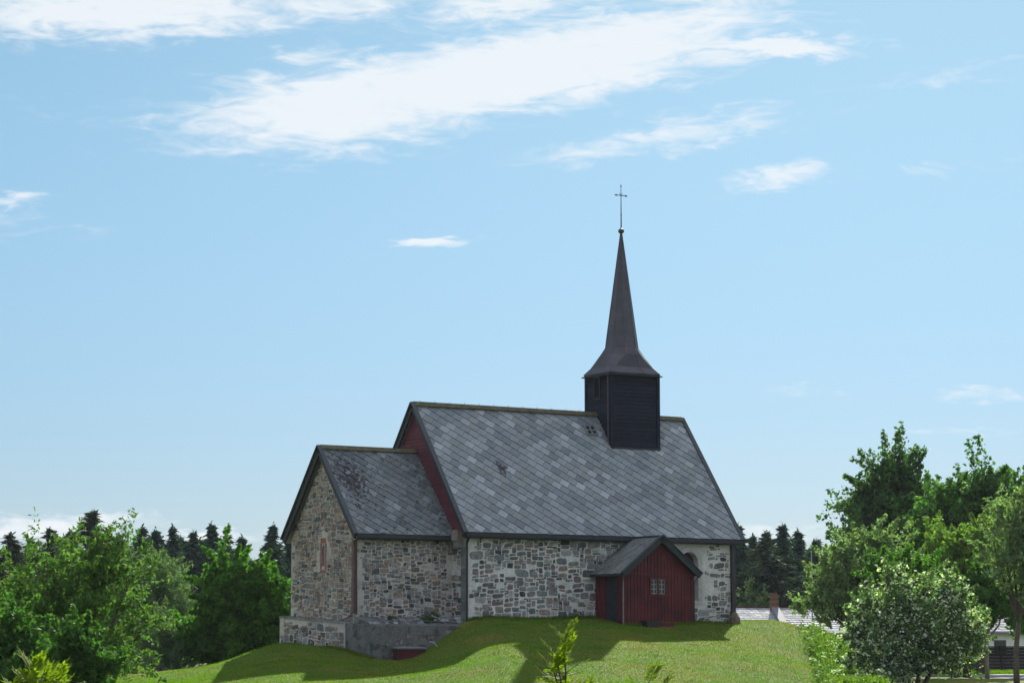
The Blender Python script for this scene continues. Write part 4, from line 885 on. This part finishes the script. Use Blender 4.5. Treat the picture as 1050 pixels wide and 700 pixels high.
for i in range(20):
    con.append((100+i*10.5 if i < 13 else 742+(i-13)*16, 556+rng.uniform(-5, 6), rng.uniform(209, 220), int(rng.integers(0, 3)), 'low spruce in the back row %s, %s from its left end' % (('left of the church', ORD[i]) if i < 13 else ('right of the church', ORD[i-13]))))
used = set()
for i, (u, v, d, k, lab) in enumerate(con):
    p = PW(u, v, d); zb_ = -2.5; Ht = p[2]-zb_
    if k in used: e = copy_tree(protos[k])
    else: e = protos[k]; used.add(k)
    e.name = ['spruce_tree', 'spruce_tree', 'pine_tree'][k]
    e.location = (p[0], p[1], zb_); s_ = Ht/11; wsc = s_*rng.uniform(1.15, 1.6)*(1.35 if k == 2 else 1); e.scale = (wsc, wsc, s_); e.rotation_euler = (0, 0, rng.uniform(0, 6.28))
    tag(e, 'dark '+lab if 'dark' not in lab and 'grey' not in lab else lab, 'tree', 'conifers behind the church')
# lower dark wood between and behind the conifers
n = 90000; u = rng.uniform(-60, 1110, n); d = rng.uniform(214, 234, n); p = CAM + RT[None]*((u-525)/F*d)[:, None] + FW[None]*d[:, None]
h = (8.0+.8*np.sin(u*.07)+.6*np.sin(u*.23)+.6*np.sin(u*.61))*rng.uniform(0, 1, n)**.8; p[:, 2] = -2.5+h
o = leaves('far_wood', p, .8, .35, L_['spruce'], None, var=.4); tag(o, 'dark continuous wood closing the view behind the conifers', 'wood', kind='stuff')

# ------------------------------------------------------------------ tall grass bank and wild flowers
def ul(d): return 822+(114-d)*.9
n = 26000; u = rng.uniform(815, 905, n); d = rng.uniform(90, 117, n); k = (u > ul(d)+rng.normal(0, 2, n)) & (u < 905); u = u[k]; d = d[k]
x = CAM[0]+(u-525)/F*d*RT[0]+d*FW[0]; y = CAM[1]+(u-525)/F*d*RT[1]+d*FW[1]; z = ground(x, y); n = len(x)
ed = np.clip((u-ul(d))/14, .25, 1); h = rng.uniform(.25, .75, n)*ed; vv = rng.uniform(.7, 1.4, n); q = rng.uniform(0, 1, n)
tint = np.stack([vv*(.8+.5*q), vv, vv*(.9+.3*q)], 1)
o = blades('tall_grass', np.stack([x, y, z-.02], 1), h, rng.uniform(.03, .07, n), tint, lean=.28); tag(o, 'uncut tall grass and weeds on the bank right of the lawn', 'grass', kind='stuff')
kk = rng.choice(n, 3200); c = np.repeat(np.stack([x, y, z+h*.6], 1)[kk], 7, 0)+rng.normal(0, .13, (3200*7, 3))
o = leaves('weed_foliage', c, .15, .08, leafmat('herb_leaf', (.085, .14, .03), .5), None, var=.4); tag(o, 'broad leaved herbs mixed through the tall grass bank', 'herbs', kind='stuff')
kk = rng.choice(n, 190); c = np.repeat(np.stack([x, y, z+h*1.0+.12], 1)[kk], 9, 0)+rng.normal(0, .05, (190*9, 3))*np.array([1.3, 1.3, .4])
o = leaves('wild_flowers', c, .06, .06, leafmat('umbel', (.62, .64, .55), .3), None, up=2); tag(o, 'white umbel flowers scattered through the tall grass bank', 'flowers', kind='stuff')

# ------------------------------------------------------------------ house behind, flagpole, fence, far building
def frame_at(u, d, yaw):   # local frame: a to the right, b away
    a = RT*math.cos(yaw)+FW*math.sin(yaw); b_ = -RT*math.sin(yaw)+FW*math.cos(yaw); o_ = PW(u, 666, d); o_[2] = -2.5; return o_, a, b_
def house(name, label, u, d, yaw, length, depth, eave, ridge, wallm, roofm, cat='house'):
    o_, a, b_ = frame_at(u, d, yaw); e = empty(name, o_); e.rotation_euler = (0, 0, math.atan2(a[1], a[0])); tag(e, label, cat)
    mb = MB(); mb.box(0, length, 0, depth, -.3, eave); h = depth/2
    for x_ in (.01, length-.01): mb.poly([(x_, 0, eave), (x_, depth, eave), (x_, h, ridge-.15)])
    wl = mb.build('wall', wallm, e)
    mb = MB(); ov = .35; sl_ = (ridge-eave)/(h); 
    rg = random.Random(2); L = math.hypot(h+ov, sl_*(h+ov)); 
    for s_ in (0, 1):
        f = (lambda y_: y_) if s_ == 0 else (lambda y_: depth-y_)
        mb.hexa([(-ov, f(-ov), eave-sl_*ov-.0), (length+ov, f(-ov), eave-sl_*ov), (length+ov, f(h), ridge), (-ov, f(h), ridge), (-ov, f(-ov), eave-sl_*ov+.1), (length+ov, f(-ov), eave-sl_*ov+.1), (length+ov, f(h), ridge+.1), (-ov, f(h), ridge+.1)], (.8, .8, .8))
    nrow = 12; ncol = int(length/.45)
    for r_ in range(nrow):
        for c_ in range(ncol+1):
            x0_ = -ov+(length+2*ov)*(c_+(r_ % 2)*.5-.5)/ncol; x1_ = x0_+(length+2*ov)/ncol-.015; x0_ = max(x0_, -ov); x1_ = min(x1_, length+ov)
            if x1_-x0_ < .05: continue
            y0_ = -ov+(h+ov)*r_/nrow; y1_ = -ov+(h+ov)*(r_+1)/nrow; zf = lambda y_: eave+sl_*y_+.1
            q = rg.uniform(.7, 1.3); mb.hexa([(x0_, y0_, zf(y0_)+.0), (x1_, y0_, zf(y0_)), (x1_, y1_, zf(y1_)), (x0_, y1_, zf(y1_)), (x0_, y0_, zf(y0_)+.04+rg.uniform(0, .015)), (x1_, y0_, zf(y0_)+.04), (x1_, y1_, zf(y1_)+.008), (x0_, y1_, zf(y1_)+.008)], (q, q, q))
    rf = mb.build('roof', roofm, e)
    mb = MB(); mb.beam((-ov-.06, -ov, eave-sl_*ov+.09), (-ov-.06, h, ridge+.09), .09, .2, (0, -sl_, 1)); mb.build('verge_board', M['whitepaint'], e)
    mb = MB(); mb.beam((-ov, h, ridge+.13), (length+ov, h, ridge+.13), .25, .07, (0, 0, 1)); mb.build('ridge_capping', M['redclad'], rf)
    mb = MB(); mb.box(-ov, length+ov, -ov-.1, -ov-.01, eave-sl_*ov-.05, eave-sl_*ov+.04); mb.build('gutter', M['lead'], rf)
    return e, wl, rf
# roof plane corner points of the long house, worked out from its ridge (4.5 m above the flat) and eave
dH = 172; pxm = dH/F; rz = PW(751, 624, dH+3.0)[2]+2.5
e, wl, rf = house('long_house', 'long low house behind the mound with bright slate roof and dark walls', 759, dH, R(12), 12.2, 7.0, 2.55, rz, M['black'], M['whiteslate'])
Lh = 12.2; sH = (rz-2.55)/3.5
mb = MB(); xch = 3.35
for k in range(9):
    z_ = rz-.5+k*.155; j = random.uniform(.75, 1.25); mb.box(xch-.25+.01*(k % 2), xch+.25, 2.6, 3.05, z_, z_+.145, (j, j, j))
mb.box(xch-.30, xch+.30, 2.55, 3.1, rz+.9, rz+1.0); mb.tube([(xch, 2.82, rz+1.0), (xch, 2.82, rz+1.13)], [.16, .2], 8); mb.build('chimney', M['brick'], rf)
mb = MB(); 
y0_, y1_ = -.1, 2.58; zf = lambda y_: 2.55+sH*y_+.15
mb.hexa([(xch-.26, y0_, zf(y0_)), (xch+.2, y0_, zf(y0_)), (xch+.25, y1_, zf(y1_)), (xch-.25, y1_, zf(y1_)), (xch-.26, y0_, zf(y0_)+.06), (xch+.2, y0_, zf(y0_)+.06), (xch+.25, y1_, zf(y1_)+.4), (xch-.25, y1_, zf(y1_)+.4)]); mb.build('lead_apron', M['lead'], rf)
xw = 7.35; wz_ = 1.5
mb = MB(); mb.box(xw, xw+.86, -.05, -.003, wz_, wz_+.08); mb.box(xw, xw+.86, -.05, -.003, wz_+.82, wz_+.92)
for a_ in (0, .39, .78): mb.box(xw+a_, xw+a_+.08, -.05, -.003, wz_+.08, wz_+.82)
mb.box(xw+.08, xw+.39, -.04, -.003, wz_+.45, wz_+.49); mb.box(xw+.47, xw+.78, -.04, -.003, wz_+.45, wz_+.49)
mb.build('window_frame', M['whitepaint'], wl)
mb = MB(); mb.box(xw+.02, xw+.84, -.025, -.002, wz_+.02, wz_+.88); mb.build('window_glass', M['glass'], wl)
# pole
p = PW(832, 566, 160); e = empty('flagpole', (p[0], p[1], -2.5)); tag(e, 'thin pale flagpole in front of the conifers and slate roof', 'flagpole')
mb = MB(); mb.tube([(0, 0, -.1), (0, 0, 4), (0, 0, p[2]+2.5)], [.055, .045, .03], 8); mb.build('pole', M['greypaint'], e)
mb = MB(); mb.tube([(0, 0, p[2]+2.5), (0, 0, p[2]+2.62)], [.05, .05], 8); mb.build('pole_cap', M['greypaint'], e)
# white house at the far right
e, wl2, rf2 = house('white_house', 'white walled house glimpsed between tree trunks at the right edge', 1001, 168, R(4), 9, 6, 2.6, 3.9, M['whitepaint'], M['whiteslate'])
mb = MB()
for xw in (1.2, 4.2): mb.box(xw, xw+.8, -.03, -.003, 1.0, 2.0)
mb.build('window_glass', M['glass'], wl2)
# dark plank fence
o_, a, b_ = frame_at(992, 150, R(1)); e = empty('plank_fence', o_); e.rotation_euler = (0, 0, math.atan2(a[1], a[0])); tag(e, 'dark horizontal plank fence beyond the road at the right edge', 'fence')
mb = MB()
for r_ in range(8):
    j = random.uniform(.7, 1.3); mb.box(0, 14, -.03+.006*(r_ % 2), .0, .05+r_*.185, .05+r_*.185+.181, (j, j, j))
mb.build('planks', M['darkwood'], e)
for k in range(8):
    mb = MB(); mb.box(k*1.9, k*1.9+.12, -.16, -.034, -.2, 1.62); mb.build('post', M['darkwood'], e)
mb = MB(); mb.box(0, 14.0, -.06, .03, 1.535, 1.58); mb.build('top_rail', M['darkwood'], e)
# rough verge by the fence
n = 9000; u = rng.uniform(940, 1110, n); d = rng.uniform(144, 149.6, n); x = CAM[0]+(u-525)/F*d*RT[0]+d*FW[0]; y = CAM[1]+(u-525)/F*d*RT[1]+d*FW[1]
o = blades('verge_grass', np.stack([x, y, ground(x, y)-.01], 1), rng.uniform(.08, .3, n), rng.uniform(.03, .08, n), np.ones((n, 3)), lean=.3); tag(o, 'rough grass verge between the road and the dark fence', 'grass', kind='stuff')
n = 12000; u = rng.uniform(885, 965, n); d = rng.uniform(93, 103, n); x = CAM[0]+(u-525)/F*d*RT[0]+d*FW[0]; y = CAM[1]+(u-525)/F*d*RT[1]+d*FW[1]
o = blades('rough_grass', np.stack([x, y, ground(x, y)-.01], 1), rng.uniform(.1, .4, n), rng.uniform(.03, .07, n), np.ones((n, 3)), lean=.3); tag(o, 'rough grass around the stems of the front whitebeam', 'grass', kind='stuff')

# ------------------------------------------------------------------ haze
HZ = True
if HZ:
    mb = MB(); o0 = CAM + FW*430; q = [CAM - FW*40 - RT*330, CAM - FW*40 + RT*330, CAM + FW*640 + RT*330, CAM + FW*640 - RT*330]
    mb.hexa([(p_[0], p_[1], -4.2) for p_ in q]+[(p_[0], p_[1], 24.0) for p_ in q])
    hm = bpy.data.materials.new('haze'); hm.use_nodes = True; hm.node_tree.nodes.remove(hm.node_tree.nodes['Principled BSDF'])
    pv = hm.node_tree.nodes.new('ShaderNodeVolumePrincipled'); pv.inputs['Color'].default_value = (.80, .88, 1, 1); pv.inputs['Density'].default_value = .00005; pv.inputs['Anisotropy'].default_value = .3
    hm.node_tree.links.new(pv.outputs[0], hm.node_tree.nodes['Material Output'].inputs['Volume'])
    tag(mb.build('haze', hm), 'thin pale summer haze over the whole place', 'haze', kind='stuff')

# ------------------------------------------------------------------ foreground rowan saplings (compound leaves)
def sapling(u, vtop, d, label, spread, nfr, seed, name='rowan_sapling', flen=.17):
    rg = random.Random(seed); p = PW(u, vtop, d); zb_ = gz(p[0], p[1]); H = p[2]-zb_; e = empty(name, (p[0], p[1], zb_)); tag(e, label, 'sapling')
    mb = MB(); lb = MB()
    sh = [((0, 0, 0), (rg.uniform(-.03, .03), rg.uniform(-.03, .03), H-.03), 1)]
    for k in range(spread[0]):
        an = rg.uniform(0, 6.28); hh = rg.uniform(.76, .95)*H; ln_ = spread[1]*rg.uniform(.5, 1)*(1.5-hh/H)*1.4
        sh.append(((0, 0, hh*.8), (math.cos(an)*ln_, math.sin(an)*ln_, hh), .6))
    for (a_, b__, r_) in sh:
        A1 = Vector(a_); B1 = Vector(b__); mb.tube([A1, A1.lerp(B1, .5)+Vector((0, 0, -.02)), B1], [.012*r_, .008*r_, .004], 6)
        nf = int(nfr*r_)
        for i in range(nf):
            t_ = 1-(i/nf)*(.42 if r_ == 1 else .75); base = A1.lerp(B1, t_); an = i*2.4+rg.uniform(-.3, .3); el_ = .9*t_-.35+rg.uniform(-.1, .3) if i > 2 else 1.0
            dr_ = Vector((math.cos(an)*math.cos(el_), math.sin(an)*math.cos(el_), math.sin(el_))); L = flen*rg.uniform(.75, 1.2)
            side = dr_.cross(Vector((0, 0, 1))).normalized(); nrm_ = side.cross(dr_).normalized()
            mb.tube([base, base+dr_*L], [.003, .0015], 4)
            for j in range(8):
                for s_ in ((-1, 1) if j < 7 else (0,)):
                    q = base+dr_*L*(.22+.78*j/7) - Vector((0, 0, .35*L*(j/7)**2*.5)); ll = L*.36*(1-.35*abs(j/7-.45)); dd_ = (side*s_*.9+dr_*.55+nrm_*.15*rg.uniform(-1, 1)).normalized() if s_ else dr_
                    wv = dd_.cross(nrm_).normalized()*ll*.24; c_ = rg.uniform(.75, 1.25)
                    lb.poly([q, q+dd_*ll*.45+wv+nrm_*.004, q+dd_*ll, q+dd_*ll*.45-wv+nrm_*.004], (c_, c_, c_*.9))
    mb.build('stem', M['bark'], e); lb.build('foliage', L_['fresh'], e)
    return e
sapling(582, 648, 15, 'bright yellow-green rowan sapling rising before the lawn at the bottom centre', (4, .12), 17, 3)
sapling(664, 698, 15, 'few rowan leaf tips at the bottom edge right of the central sapling', (2, .1), 6, 5)
sapling(38, 680, 30, 'bright rowan shoots in the lower left corner', (6, .35), 14, 8, flen=.28)
sapling(58, 688, 34, 'second bright rowan shoot, just right of the corner one at lower left', (5, .35), 12, 9, flen=.28)
